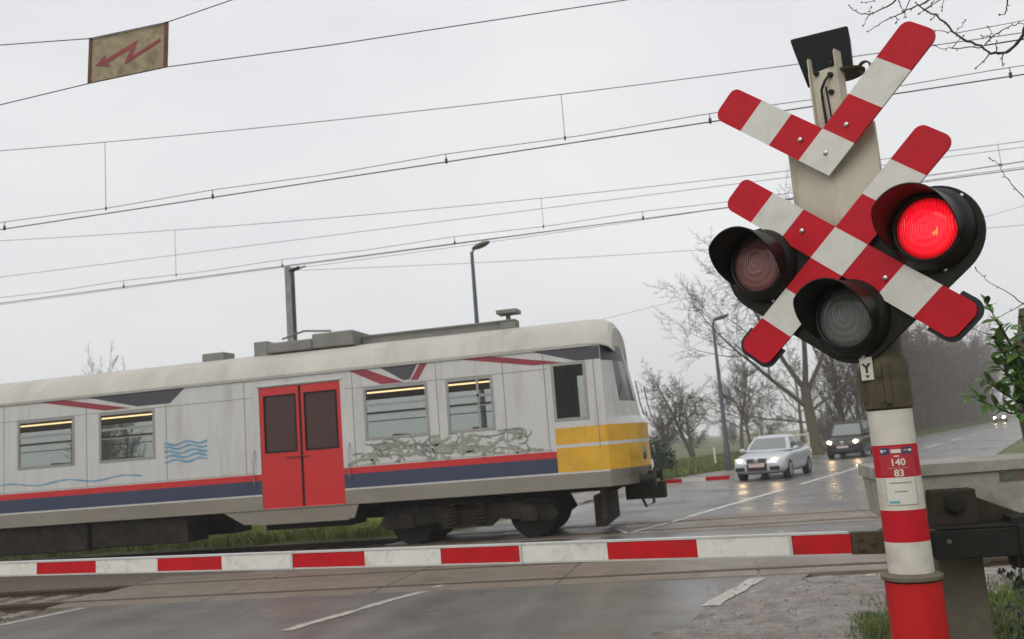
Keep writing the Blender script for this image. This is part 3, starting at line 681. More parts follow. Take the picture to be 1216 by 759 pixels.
def side(y, sgn, holes):
    """one body side as a wall with real openings; sgn is the outward direction"""
    xs_ = sorted(set([XR, -2.05, -3.0] + [v for h in holes for v in h[:2]])); zs_ = sorted(set([.88, 3.44] + [v for h in holes for v in h[2:]] + Zc))
    m = MB(); th = .06
    def hole(xm, zm): return any(h[0] < xm < h[1] and h[2] < zm < h[3] for h in holes)
    for i in range(len(xs_) - 1):
        for j in range(len(zs_) - 1):
            x0, x1, z0, z1 = xs_[i], xs_[i + 1], zs_[j], zs_[j + 1]
            if hole((x0 + x1) / 2, (z0 + z1) / 2): continue
            zm = (z0 + z1) / 2; xm = (x0 + x1) / 2
            if xm > -3.0 and 1.18 < zm < 1.62 or xm > -3 and 1.68 < zm < 1.98: mi = 4
            elif zm < 1.15: mi = 1
            elif zm < 1.18: mi = 0
            elif zm < 1.45: mi = 3
            elif zm < 1.57: mi = 2
            else: mi = 0
            m.add([tl(x0, y, z0), tl(x1, y, z0), tl(x1, y, z1), tl(x0, y, z1)], [(0, 1, 2, 3)], mi)
            m.add([tl(x0, y - sgn * th, z0), tl(x1, y - sgn * th, z0), tl(x1, y - sgn * th, z1), tl(x0, y - sgn * th, z1)], [(3, 2, 1, 0)], 5)
    for h in holes:
        x0, x1, z0, z1 = h; a, b = y, y - sgn * th
        for (p, q) in (((x0, z0), (x1, z0)), ((x1, z0), (x1, z1)), ((x1, z1), (x0, z1)), ((x0, z1), (x0, z0))):
            m.add([tl(p[0], a, p[1]), tl(q[0], a, q[1]), tl(q[0], b, q[1]), tl(p[0], b, p[1])], [(0, 1, 2, 3)], 0)
    return m
win2 = [(-25.2, -23.9), (-23.2, -21.9), (-16.9, -15.35), (-14.6, -13.1), (-7.8, -6.3), (-5.85, -4.8)]; door3 = (-11.6, -9.9)
holes = [(a, b, 2.07, 3.05) for a, b in win] + [(*cabw, 2.12, 3.15), (door[0], door[1], .9, 3.26), (door2[0], door2[1], .9, 3.26)]
side(YN, -1, holes).build('body_side', [TW, TSKIRT, TRED, TBLUE, TYEL, TINT], tr, recalc=False)
holes2 = [(a, b, 2.07, 3.05) for a, b in win2] + [(*cabw, 2.12, 3.15), (*door3, .9, 3.26), (*door2, .9, 3.26)]
side(YF, 1, holes2).build('body_side', [TW, TSKIRT, TRED, TBLUE, TYEL, TINT], tr, recalc=False)
# roof: gutter, shoulder and crown
prof = [(-1.40, 3.44), (-1.425, 3.45), (-1.425, 3.485), (-1.39, 3.50), (-1.33, 3.66), (-1.18, 3.82), (-.9, 3.95), (-.5, 4.03), (0, 4.06)]
prof = prof + [(-a, b) for a, b in reversed(prof[:-1])]
m = MB(); nxs = list(np.linspace(XR, -2.3, 14)); vs = []
fr = [(x, 1.0, 0) for x in nxs] + [(-2.05, .995, .01), (-1.9, .97, .06), (-1.83, .93, .14)]
for x, s, dz in fr:
    for a, b in prof: vs.append(tl(x, 17.85 + a * s, 3.44 + (b - 3.44 - dz) * (1 if dz == 0 else (1 - dz))))
P_ = len(prof)
fs = [(i * P_ + k, i * P_ + k + 1, (i + 1) * P_ + k + 1, (i + 1) * P_ + k) for i in range(len(fr) - 1) for k in range(P_ - 1)] + [tuple(range(P_ - 1, -1, -1)), tuple((len(fr) - 1) * P_ + k for k in range(P_))]
m.add(vs, fs); roof = m.build('roof', TROOF, tr, smooth=30)
m = MB(); m.box(tl(-26, 16.42, 3.428), tl(-2.2, 16.449, 3.442)); m.build('gutter', ALU, roof)
# nose: rounded front with windscreens, yellow band and lamps
m = MB(); zl = [.88, 1.0, 1.18, 1.62, 1.68, 1.98, 2.12, 2.4, 2.8, 3.15, 3.44]
def noseX(z, a):   # a 0 at the side, 1 at the centre
    base = -1.55 + (.10 if 1.0 < z < 2.05 else 0) - max(0, z - 2.0) * .16
    return -2.05 + (base + 2.05) * (1 - (1 - min(1, a * 1.0)) ** 3.2)
ya = [0, .012, .05, .12, .22, .4, .6, .8, 1.0]; ya2 = ya + [2 - a for a in reversed(ya[:-1])]
vs = [tl(noseX(z, min(a, 2 - a)), YN + 1.4 * a, z) for z in zl for a in ya2]; A_ = len(ya2); 
for j in range(len(zl) - 1):
    zm = (zl[j] + zl[j + 1]) / 2
    for i in range(A_ - 1):
        am = min((ya2[i] + ya2[i + 1]) / 2, 2 - (ya2[i] + ya2[i + 1]) / 2)
        mi = 1 if zm < 1.18 else (4 if zm < 1.62 or 1.68 < zm < 1.98 else 0)
        if 2.4 < zm < 3.15 and .18 < am and not (.55 < am < .65): mi = 2
        if zm > 3.15 and am < .9: mi = 5
        m.add([vs[j * A_ + i], vs[j * A_ + i + 1], vs[(j + 1) * A_ + i + 1], vs[(j + 1) * A_ + i]], [(0, 1, 2, 3)], mi)
no = m.build('nose', [TW, TSKIRT, CGLASS, TRED, TYEL, TNAVY], tr, smooth=50)
for y in (16.85, 18.85):
    m = MB(); m.lathe([(.12, 0), (.12, .03), (.09, .05), (0, .055)], lambda x, z, h: tl(-1.47 + h, y + x, 1.42 + z), 20); m.build('headlight', CGLASS, no, smooth=40)
    m = MB(); m.lathe([(.085, 0), (.085, .25), (.2, .26), (.2, .30), (0, .31)], lambda x, z, h: tl(-1.6 + h, y + .1 * (1 if y < 18 else -1) + x, .95 + z), 20); m.build('buffer', DARKMETAL, no, smooth=30)
m = MB(); m.box(tl(-1.95, 17.6, .55), tl(-1.2, 18.1, .85)); m.box(tl(-2.45, 16.75, .16), tl(-2.25, 18.95, .72)); m.box(tl(-2.3, 16.6, .2), tl(-2.2, 17.0, .9)); m.tube([tl(-1.45, 17.3, .85), tl(-1.4, 17.3, .5), tl(-1.55, 17.3, .42), tl(-1.7, 17.35, .8)], .03, 6); m.build('coupler', TUNDER, tr, bevel=.02)
# rear wall, floor, ceiling and partitions
m = MB(); m.box(tl(XR - .05, YN, .88), tl(XR, YF, 4.0)); m.build('rear_wall', TW, tr)
m = MB(); m.box(tl(XR, YN + .06, 1.0), tl(-2.1, YF - .06, 1.12)); m.build('floor', TDARK, tr)
m = MB(); m.box(tl(XR, YN + .07, 3.38), tl(-2.1, YF - .07, 3.42)); m.build('ceiling', TINT, tr)
for x in (-3.45, -9.05, -18.15, -20.15):
    m = MB(); m.box(tl(x, YN + .08, 1.12), tl(x + .05, 17.4, 3.38)); m.box(tl(x, 18.3, 1.12), tl(x + .05, YF - .08, 3.38)); m.build('partition', TDARK, tr)
m = MB(); m.box(tl(-3.45, 17.4, 1.12), tl(-3.4, 18.3, 3.38)); m.build('cab_bulkhead', TDARK, tr)
m = MB(); m.box(tl(-25.5, 16.95, 2.985), tl(-9.4, 17.0, 3.01)); m.box(tl(-6.8, 16.95, 2.985), tl(-3.6, 17.0, 3.01)); m.build('ceiling_light', TUBE, tr)
m = MB()
for x in list(np.arange(-25, -9.6, 1.6)) + [-6.2, -4.6]:
    if -20.1 < x < -18: continue
    for y0 in (YN + .15, 18.3): m.box(tl(x, y0, 1.12), tl(x + .12, y0 + .8, 2.14)); m.box(tl(x - .4, y0, 1.5), tl(x + .5, y0 + .8, 1.6))
so = m.build('seat_row', SEATM, tr, bevel=.02); so['kind'] = 'stuff'
# windows
def window(x0, x1, z0, z1, y, sgn, bar_=True, mull=False):
    m = MB(); f = .035; a, b = y + sgn * .006, y - sgn * .02
    for lo, hi in (((x0 - .02, z0 - .02), (x1 + .02, z0 + f)), ((x0 - .02, z1 - f), (x1 + .02, z1 + .02)), ((x0 - .02, z0 + f), (x0 + f, z1 - f)), ((x1 - f, z0 + f), (x1 + .02, z1 - f))):
        m.box(tl(lo[0], min(a, b), lo[1]), tl(hi[0], max(a, b), hi[1]))
    if bar_: zc = z0 + (z1 - z0) * .66; m.box(tl(x0 + f, min(a, b), zc - .022), tl(x1 - f, max(a, b), zc + .022))
    if bar_: zc = z0 + (z1 - z0) * .47; m.box(tl(x0 + f, min(a, b) + .01, zc - .01), tl(x1 - f, max(a, b) - .006, zc + .01))
    if mull: m.box(tl(x1 - .30, min(a, b), z0 + f), tl(x1 - .26, max(a, b), z1 - f))
    fr_ = m.build('window', FRAMEM, tr)
    m = MB(); yy = y - sgn * .013; m.add([tl(x0 + .01, yy, z0 + .01), tl(x1 - .01, yy, z0 + .01), tl(x1 - .01, yy, z1 - .01), tl(x0 + .01, yy, z1 - .01)], [(0, 1, 2, 3)]); m.build('pane', TGLASS, fr_)
for a, b in win:
    window(a, b, 2.07, 3.05, YN, -1, True, abs(a + 5.0) < .01)
for a, b in win2: window(a, b, 2.07, 3.05, YF, 1)
window(*cabw, 2.12, 3.15, YN, -1, False); window(*cabw, 2.12, 3.15, YF, 1, False)
# doors: two leaves with tall dark panes
for (d0, d1), y, sgn in ((door, YN, -1), (door2, YN, -1), (door3, YF, 1), (door2, YF, 1)):
    mid = (d0 + d1) / 2; yy = y - sgn * .035
    m = MB()
    for a, b in ((d0, mid - .004), (mid + .004, d1)):
        wx0, wx1 = a + .10, b - .10
        for lo, hi in (((a, .9), (b, 1.98)), ((a, 3.08), (b, 3.26)), ((a, 1.98), (wx0, 3.08)), ((wx1, 1.98), (b, 3.08))):
            m.box(tl(lo[0], yy - .015, lo[1]), tl(hi[0], yy + .015, hi[1]))
    dr = m.build('door', TDOOR, tr)
    for a, b in ((d0, mid), (mid, d1)):
        m = MB(); m.box(tl(a + .10, yy - .006, 1.98), tl(b - .10, yy + .006, 3.08)); m.build('pane', DGLASS if sgn < 0 else TGLASS, dr)
    m = MB(); s0_, s1_ = sorted((yy + sgn * .0155, yy + sgn * .026)); m.box(tl(mid - .022, s0_, .92), tl(mid + .022, s1_, 3.24)); m.build('door_seal', RUBBER, dr)
    for a, b in ((d0, mid), (mid, d1)):
        m = MB(); x0_, x1_ = a + .085, b - .085
        for lo, hi in (((x0_, 1.965), (x1_, 1.995)), ((x0_, 3.065), (x1_, 3.095)), ((x0_, 1.995), (x0_ + .03, 3.065)), ((x1_ - .03, 1.995), (x1_, 3.065))): m.box(tl(lo[0], s0_ + .001, lo[1]), tl(hi[0], s1_ - .002, hi[1]))
        m.build('pane_rubber', RUBBER, dr)
    m = MB(); m.box(tl(mid - .35, yy + sgn * .015, 1.86), tl(mid + .15, yy + sgn * .03, 1.875)); m.box(tl(mid - .35, yy + sgn * .03, 1.86), tl(mid + .15, yy + sgn * .05, 1.875)); m.build('handle', TMAROON, dr)
    m = MB(); m.box(tl(d0 - .05, min(y, y + sgn * .02), 3.28), tl(d1 + .05, max(y, y + sgn * .02), 3.31)); m.build('door_gutter', ALU, dr)
# livery ribbons and scrawls, thin painted film on the near side
def film(name, polys, matl, dy):
    m = MB()
    for p in polys: m.add([tl(x, YN - dy, z) for x, z in p], [tuple(range(len(p)))])
    return m.build(name, matl, tr)
for dx in (0, -11.2):
    film('livery_red', [[(-13.9 + dx, 3.42), (-13.3 + dx, 3.42), (-11.75 + dx, 3.12), (-12.35 + dx, 3.12)]], TMAROON, .004)
    film('livery_navy', [[(-12.75 + dx, 3.42), (-10.5 + dx, 3.42), (-10.85 + dx, 3.14), (-11.6 + dx, 3.14)]], TNAVY, .004)
film('livery_red', [[(-6.95, 3.42), (-6.6, 3.42), (-5.85, 3.10), (-6.3, 3.10)], [(-5.5, 3.42), (-5.35, 3.42), (-5.55, 3.12), (-5.7, 3.12)]], TMAROON, .004)
film('livery_navy', [[(-6.3, 3.42), (-5.55, 3.42), (-5.72, 3.14), (-5.85, 3.14)]], TNAVY, .004)
film('livery_red', [[(-4.7, 3.42), (-4.1, 3.42), (-2.72, 3.17), (-3.3, 3.17)]], TMAROON, .004)
film('livery_navy', [[(-3.3, 3.42), (-2.06, 3.42), (-2.06, 3.18), (-2.5, 3.18)]], TNAVY, .004)
rg = random.Random(4)
def scrawl(name, strokes, matl, wd):
    m = MB()
    for si, st in enumerate(strokes):
        pts = [Vector((x, 0, z)) for x, z in st]; out = []
        for i, p in enumerate(pts):
            d = pts[min(i + 1, len(pts) - 1)] - pts[max(i - 1, 0)]; d.normalize(); q = Vector((-d.z, 0, d.x)) * wd * .5 * rg.uniform(.6, 1.3); out += [p + q, p - q]
        m.add([tl(v.x, YN - .0045 - .0004 * si, v.z) for v in out], [(2 * i, 2 * i + 1, 2 * i + 3, 2 * i + 2) for i in range(len(pts) - 1)])
    return m.build(name, matl, tr)
scrawl('graffiti', [[(-11.0 + .08 * i, z + .03 * math.sin(i * .9 + z * 9)) for i in range(13)] for z in (1.97, 2.06, 2.15, 2.24, 2.32)], GRAFB, .045)
scrawl('graffiti', [[(-15 + .12 * i, 1.74 + .035 * math.sin(i * .55)) for i in range(30)]], GRAFB, .03)
def tangle(n, x0, x1, z0, z1, seed):
    r_ = random.Random(seed); out = []
    for _ in range(n):
        x, z = r_.uniform(x0, x1), r_.uniform(z0, z1); a_ = r_.uniform(-.6, .6) + (PI if r_.random() < .4 else 0); k_ = r_.uniform(-.5, .5); st = []
        for q in range(r_.randint(5, 13)):
            st.append((x, min(max(z, z0 - .05), z1 + .05))); x += math.cos(a_) * .055; z += math.sin(a_) * .045; a_ += k_
        out.append(st)
    return out
scrawl('graffiti', tangle(34, -6.8, -3.6, 1.68, 2.0, 3), GRAFK, .020)
for k_ in range(3): scrawl('graffiti', [[(x, z + .0) for x, z in s_] for s_ in tangle(16, -6.8, -3.5, 1.66, 1.98, 11 + k_)], GRAFG, .05)
for x_ in (-24.9, -23.55, -21.6, -17.6, -14.8, -12.8, -10.95, -9.2, -6.9, -5.2, -3.9, -3.12, -2.2):
    film('panel_seam', [[(x_, 1.585), (x_ + .012, 1.585), (x_ + .012, 3.42), (x_, 3.42)]], SEAM, .0032)
film('panel_seam', [[(-26, 3.075), (-9.0, 3.075), (-9.0, 3.084), (-26, 3.084)], [(-7.05, 3.075), (-3.05, 3.075), (-3.05, 3.084), (-7.05, 3.084)]], SEAM, .003)
film('panel_seam', [[(-26, 1.592), (-9.0, 1.592), (-9.0, 1.60), (-26, 1.60)], [(-7.05, 1.592), (-3.05, 1.592), (-3.05, 1.60), (-7.05, 1.60)]], SEAM, .003)
for x_ in (-9.02, -7.02):
    m = MB(); m.tube([tl(x_, YN - .01, 1.35), tl(x_, YN - .06, 1.40), tl(x_, YN - .06, 2.0), tl(x_, YN - .01, 2.05)], .014, 6); m.build('grab_rail', ALU, tr, smooth=60)
for y_ in (16.95, 18.75):
    m = MB(); m.tube([tl(-1.40, y_, 2.1), tl(-1.46, y_, 2.35), tl(-1.52, y_ + .2, 2.75)], .012, 5); m.build('wiper', CARBLK, no)
m = MB(); m.tube([tl(-1.40, 16.95, 2.02), tl(-1.36, 16.95, 2.04), tl(-1.36, 18.75, 2.04), tl(-1.40, 18.75, 2.02)], .014, 6); m.build('handrail', ALU, no, smooth=60)
# roof gear
m = MB(); m.box(tl(-8.95, 17.0, 4.0), tl(-7.95, 18.6, 4.22)); m.box(tl(-7.95, 17.0, 4.0), tl(-7.05, 18.6, 4.31)); m.build('roof_unit', TGREY, roof, bevel=.03)
m = MB(); m.box(tl(-7.04, 17.45, 4.02), tl(-3.75, 17.62, 4.20)); m.tube([tl(-7.0, 17.40, 4.2), tl(-3.8, 17.40, 4.2)], .02, 6); m.build('cable_tray', TGREY, roof, bevel=.01)
m = MB(); m.box(tl(-4.1, 17.4, 4.04), tl(-3.78, 17.7, 4.22)); m.box(tl(-4.15, 17.35, 4.34), tl(-3.72, 17.75, 4.42)); m.tube([tl(-3.95, 17.55, 4.2), tl(-3.95, 17.55, 4.36)], .05, 8); m.build('roof_insulator', TGREY, roof, bevel=.01)
m = MB(); m.box(tl(-10.62, 17.3, 4.0), tl(-10.1, 17.75, 4.19)); m.build('roof_vent', TGREY, roof, bevel=.02)
m = MB(); m.box(tl(-9.35, 17.2, 4.0), tl(-9.05, 17.6, 4.3)); m.tube([tl(-8.7, 17.2, 4.3), tl(-8.2, 17.2, 4.42), tl(-7.6, 17.2, 4.36)], .025, 6); m.build('roof_insulator', TGREY, roof, bevel=.02)
# underframe: step valance, boxes, bogies with wheels
m = MB(); m.prism([(-9.75, .88), (-9.3, .62), (-7.0, .62), (-6.9, .88)], lambda a, b, d: tl(a, d, b), YN + .02, YN + .08)
m.box(tl(-8.95, YN - .06, .60), tl(-7.08, YN + .1, .64)); m.build('step_valance', TSKIRT, tr)
m = MB()
for a, b, z in ((-26, -15.2, .34), (-15.1, -12.9, .30), (-12.8, -10.6, .34), (-8.9, -7.1, .48)):
    m.box(tl(a, YN + .12, z), tl(b, YN + .9, .879)); m.box(tl(a, YF - .9, z), tl(b, YF - .12, .879))
m.box(tl(-25.8, 17.1, .78), tl(-2.0, 18.6, .998)); m.build('underfloor_equipment', TUNDER, tr, bevel=.03)
for bx in (-4.85, -22.6):
    m = MB()
    for y in (16.83, 18.87): m.prism([(bx - 1.75, .42), (bx - 1.6, .32), (bx - .6, .42), (bx - .45, .30), (bx + .45, .30), (bx + .6, .42), (bx + 1.6, .32), (bx + 1.75, .42), (bx + 1.6, .74), (bx + .5, .74), (bx + .3, .62), (bx - .3, .62), (bx - .5, .74), (bx - 1.6, .74)], lambda a, b, d: tl(a, d, b), y - .09, y + .09)
    m.box(tl(bx - .3, 16.83, .45), tl(bx + .3, 18.87, .77)); m.box(tl(bx - .5, 16.62, .30), tl(bx + .5, 16.74, .335)); m.box(tl(bx - .5, 16.62, .735), tl(bx + .5, 16.74, .775)); m.box(tl(bx - 1.5, 17.4, .5), tl(bx + 1.5, 18.3, .76))
    bg_ = m.build('bogie', TUNDER, tr, bevel=.02)
    for q in (bx - .28, bx + .28):
        m = MB(); pts_ = [(q + .085 * math.cos(t_ * .5), 16.68 + .085 * math.sin(t_ * .5), .34 + .0052 * t_) for t_ in range(0, 76)]
        m.tube([tl(*p_) for p_ in pts_], .016, 5); m.build('coil_spring', BRACK, bg_, smooth=60)
    m = MB(); m.tube([tl(bx - 1.7, 16.66, .70), tl(bx - .7, 16.66, .79), tl(bx + .7, 16.66, .79), tl(bx + 1.7, 16.66, .66)], .018, 6); m.build('brake_pipe', TUNDER, bg_, smooth=60)
    for ax in (bx - 1.2, bx + 1.2):
        for y, s in ((17.13, -1), (18.6, 1)):
            m = MB(); m.lathe([(0, -.05), (.12, -.06), (.30, -.03), (.43, -.065), (.455, -.06), (.46, .03), (.49, .045), (.49, .07), (0, .07)], lambda x, z, h: tl(ax + x, y + (h if s < 0 else -h), .475 + z), 32); m.build('wheel', DARKMETAL, bg_, smooth=30)
        m = MB(); m.box(tl(ax - .16, 16.68, .33), tl(ax + .16, 16.75, .62)); m.build('axle_box', TUNDER, bg_, bevel=.03)

# ------------------------------------------------------------------ overhead line
def catenary(name, label, y, mz, az, cz, drops, jumps, xs0, xs1, bays, r=(.006, .0055, .0085)):
    o = thing(name, label, 'overhead line', (0, y, cz))
    def sag(z0, s, x): return z0 + s * (x - bays) ** 2
    X = list(np.linspace(xs0, xs1, 90))
    fm = lambda x: mz[0] + mz[1] * (x - bays) ** 2 + mz[2] * (x - bays)
    fa = lambda x: az[0] + az[1] * abs(((x - jumps[0]) / (jumps[1] - jumps[0])) % 1 - .5) * 2
    for nm, f, rr, ss in (('messenger_wire', fm, r[0], 5), ('auxiliary_wire', fa, r[1], 5), ('contact_wire', lambda x: cz, r[2], 6)):
        m = MB(); m.tube([(x, 0, f(x) - cz) for x in (X if nm != 'auxiliary_wire' else np.linspace(xs0, xs1, 240))], rr, ss, cap=True); m.build(nm, WIRE, o, smooth=60)
    for x in drops:
        m = MB(); m.tube([(x, 0, fm(x) - cz), (x, 0, fa(x) - cz)], .0045, 5); m.lathe([(.014, -.03), (.014, .03)], lambda a, b, h: (x + a, b, fa(x) - cz + h), 6); m.build('dropper', WIRE, o)
    for x in jumps:
        if xs0 < x < xs1:
            m = MB(); m.tube([(x, 0, fa(x) - cz), (x, 0, 0)], .006, 5); m.lathe([(.02, -.02), (.02, .05)], lambda a, b, h: (x + a, b, h), 6); m.build('clip', WIRE, o)
    return o
j1 = [-11.1 + 3.79 * k for k in range(-5, 9)]
j2 = [-9.0 + 3.94 * k for k in range(-6, 10)]
catenary('catenary', 'nearer overhead line over the near track, upper set of wires in the sky', 12.35, (6.42, .0022, -.012), (5.97, .035), 5.885, [-9.2, -1.75, 5.9, -16.7], j1, -40, 40, 5.5)
catenary('catenary', 'farther overhead line directly above the train, lower set of wires in the sky', 17.95, (6.55, .0018, -.010), (6.13, .04), 6.02, [-11.6, -3.15, 5.5, -20], j2, -40, 40, 4.5)
def wire(name, label, pts, r, matl=WIRE, group=None):
    m = MB(); m.tube(pts, r, 5); o = m.build(name, matl, smooth=60); tag(o, label, 'wire', group); return o
def span(a, b, sag, n=24):
    a, b = Vector(a), Vector(b); return [a.lerp(b, i / n) - Vector((0, 0, sag * 4 * (i / n) * (1 - i / n))) for i in range(n + 1)]
wire('feeder_wire', 'thin feeder wire running between the two overhead lines', span((-45, 18.6, 7.2), (45, 18.6, 6.35), .12), .006, THIN)
wire('feeder_wire', 'thin slack wire crossing just above the far contact wire', span((-45, 19.2, 6.35), (45, 19.2, 6.75), .22), .006, THIN)
# catenary mast behind the train
ms = thing('catenary_mast', 'grey steel catenary mast standing behind the train', 'mast', (-10.88, 22.1, 0))
m = MB()
for y in (-.11, .11): m.box((-.085, y - .012, 0), (.085, y + .012, 6.98))
m.box((-.009, -.098, 0), (.009, .098, 6.97)); m.box((-.3, -.3, -.2), (.3, .3, .06)); m.build('column', MASTM, ms)
m = MB(); m.tube([(.05, -.12, 6.85), (.3, -.3, 6.83), (.75, -.6, 6.80)], .02, 6)
for k in range(4): m.lathe([(.05, -.02), (.05, .02)], lambda x, y, h: (.18 + .09 * k + h, -.2 - .06 * k + x, 6.835 + y), 10)
m.build('insulator', DARKMETAL, ms, smooth=30)
wire('stay_wire', 'thin wire from the top of the mast towards the trees, lower of the pair', span((-10.7, 22.0, 6.85), (34, 30, 7.4), .75), .006, THIN)
wire('stay_wire', 'thin wire from the top of the mast towards the right, upper of the pair', span((-10.7, 22.0, 6.9), (34, 27, 9.9), .45), .006, THIN)
wire('telephone_wire', 'faint wire rising from behind the train front to the right', span((-16, 44, 6.3), (40, 40, 15.5), .9), .008, THIN)

# ------------------------------------------------------------------ hanging lightning sign
C0, C1, C2, C3 = Vector((-5.05, 6.6, 5.515)), Vector((-4.36, 6.73, 5.60)), Vector((-4.385, 6.735, 5.20)), Vector((-5.075, 6.605, 5.115))
sg = thing('warning_sign', 'rusty yellowish sign with red lightning arrow hanging between two wires', 'sign', tuple(C3))
ex = (C1 - C0); ey = (C0 - C3); nrm = ex.cross(ey).normalized()
if nrm.y > 0: nrm = -nrm
def sp2(a, b, d): p = (C3 + ex * a + ey * b + nrm * d) - C3; return tuple(p)
m = MB(); m.prism([(0, 0), (1, 0), (1, 1), (0, 1)], lambda a, b, d: sp2(a, b, d), -.006, .0); m.build('plate', SIGNY, sg)
for a0, a1 in ((-.008, .028), (.955, 1.008)):
    m = MB(); m.prism([(a0, -.02), (a1, -.02), (a1, 1.02), (a0, 1.02)], lambda a, b, d: sp2(a, b, d), .001, .008)
    m.build('edge_strip', RUST, sg)
bolt = [(.93, .66), (.49, .235), (.50, .31), (.55, .56), (.27, .31), (.285, .22), (.08, .335), (.205, .50), (.215, .42), (.60, .745), (.52, .40), (.915, .755)]
bolt = [(.905, .60), (.45, .25), (.525, .58), (.24, .365), (.265, .27), (.085, .36), (.20, .555), (.215, .46), (.615, .745), (.545, .40), (.905, .685)]
m = MB(); m.add([sp2(a, b, .0035) for a, b in bolt], [(0, 1, 9, 10), (1, 2, 8, 9), (2, 3, 7, 8), (3, 4, 5), (3, 5, 6, 7)]); m.build('lightning_arrow', SIGNR, sg)
wire('span_wire', 'upper wire holding the hanging lightning sign', [(-14.0, 5.7, 6.02), (-5.9, 6.5, 5.57), tuple(C0 + nrm * .01), tuple(C1 + nrm * .01), (-3.81, 6.95, 5.83), (-1.0, 8.1, 7.05)], .0045)
wire('span_wire', 'lower wire holding the hanging lightning sign', [(-14.0, 5.7, 4.05), (-5.9, 6.5, 5.01), tuple(C3 - nrm * .012), tuple(C2 - nrm * .012), (-2.9, 7.0, 5.25), (-.37, 7.4, 5.37), (5, 8.25, 5.75)], .0045)

# ------------------------------------------------------------------ street lamps
def lamp(x, y, h, label, rz):
    o = thing('street_lamp', label, 'street lamp', (x, y, 0), rz, 'street lamps along the road')
    m = MB(); m.lathe([(.13, -.1), (.13, 1.2), (.105, 1.25), (.06, h - .05), (.05, h)], XYZ, 16); m.build('pole', POLE, o, smooth=40)
    m = MB(); m.tube([(0, 0, h - .05), (.10, 0, h + .06), (.22, 0, h + .1)], .035, 8); m.build('bracket', POLE, o, smooth=40)
    m = MB(); prof = [(-.06, .06), (.04, .12), (.2, .15), (.42, .15), (.56, .11), (.66, .04)]; vs = []
    for a, r in prof:
        for k in range(12): t = 2 * PI * k / 12; vs.append((.12 + a, r * 1.15 * math.cos(t), h + .11 + a * .17 + r * .62 * math.sin(t)))
    m.add(vs, [(i * 12 + k, i * 12 + (k + 1) % 12, (i + 1) * 12 + (k + 1) % 12, (i + 1) * 12 + k) for i in range(5) for k in range(12)] + [tuple(range(11, -1, -1)), tuple(60 + k for k in range(12))]); m.build('lamp_shade', POLEBR, o, smooth=40)
lamp(-8.0, 30.5, 8.7, 'tall grey street lamp rising behind the train roof', R_(-20))
lamp(.02, 42.5, 6.75, 'tall grey street lamp beside the silver car and the bare trees', R_(-20))

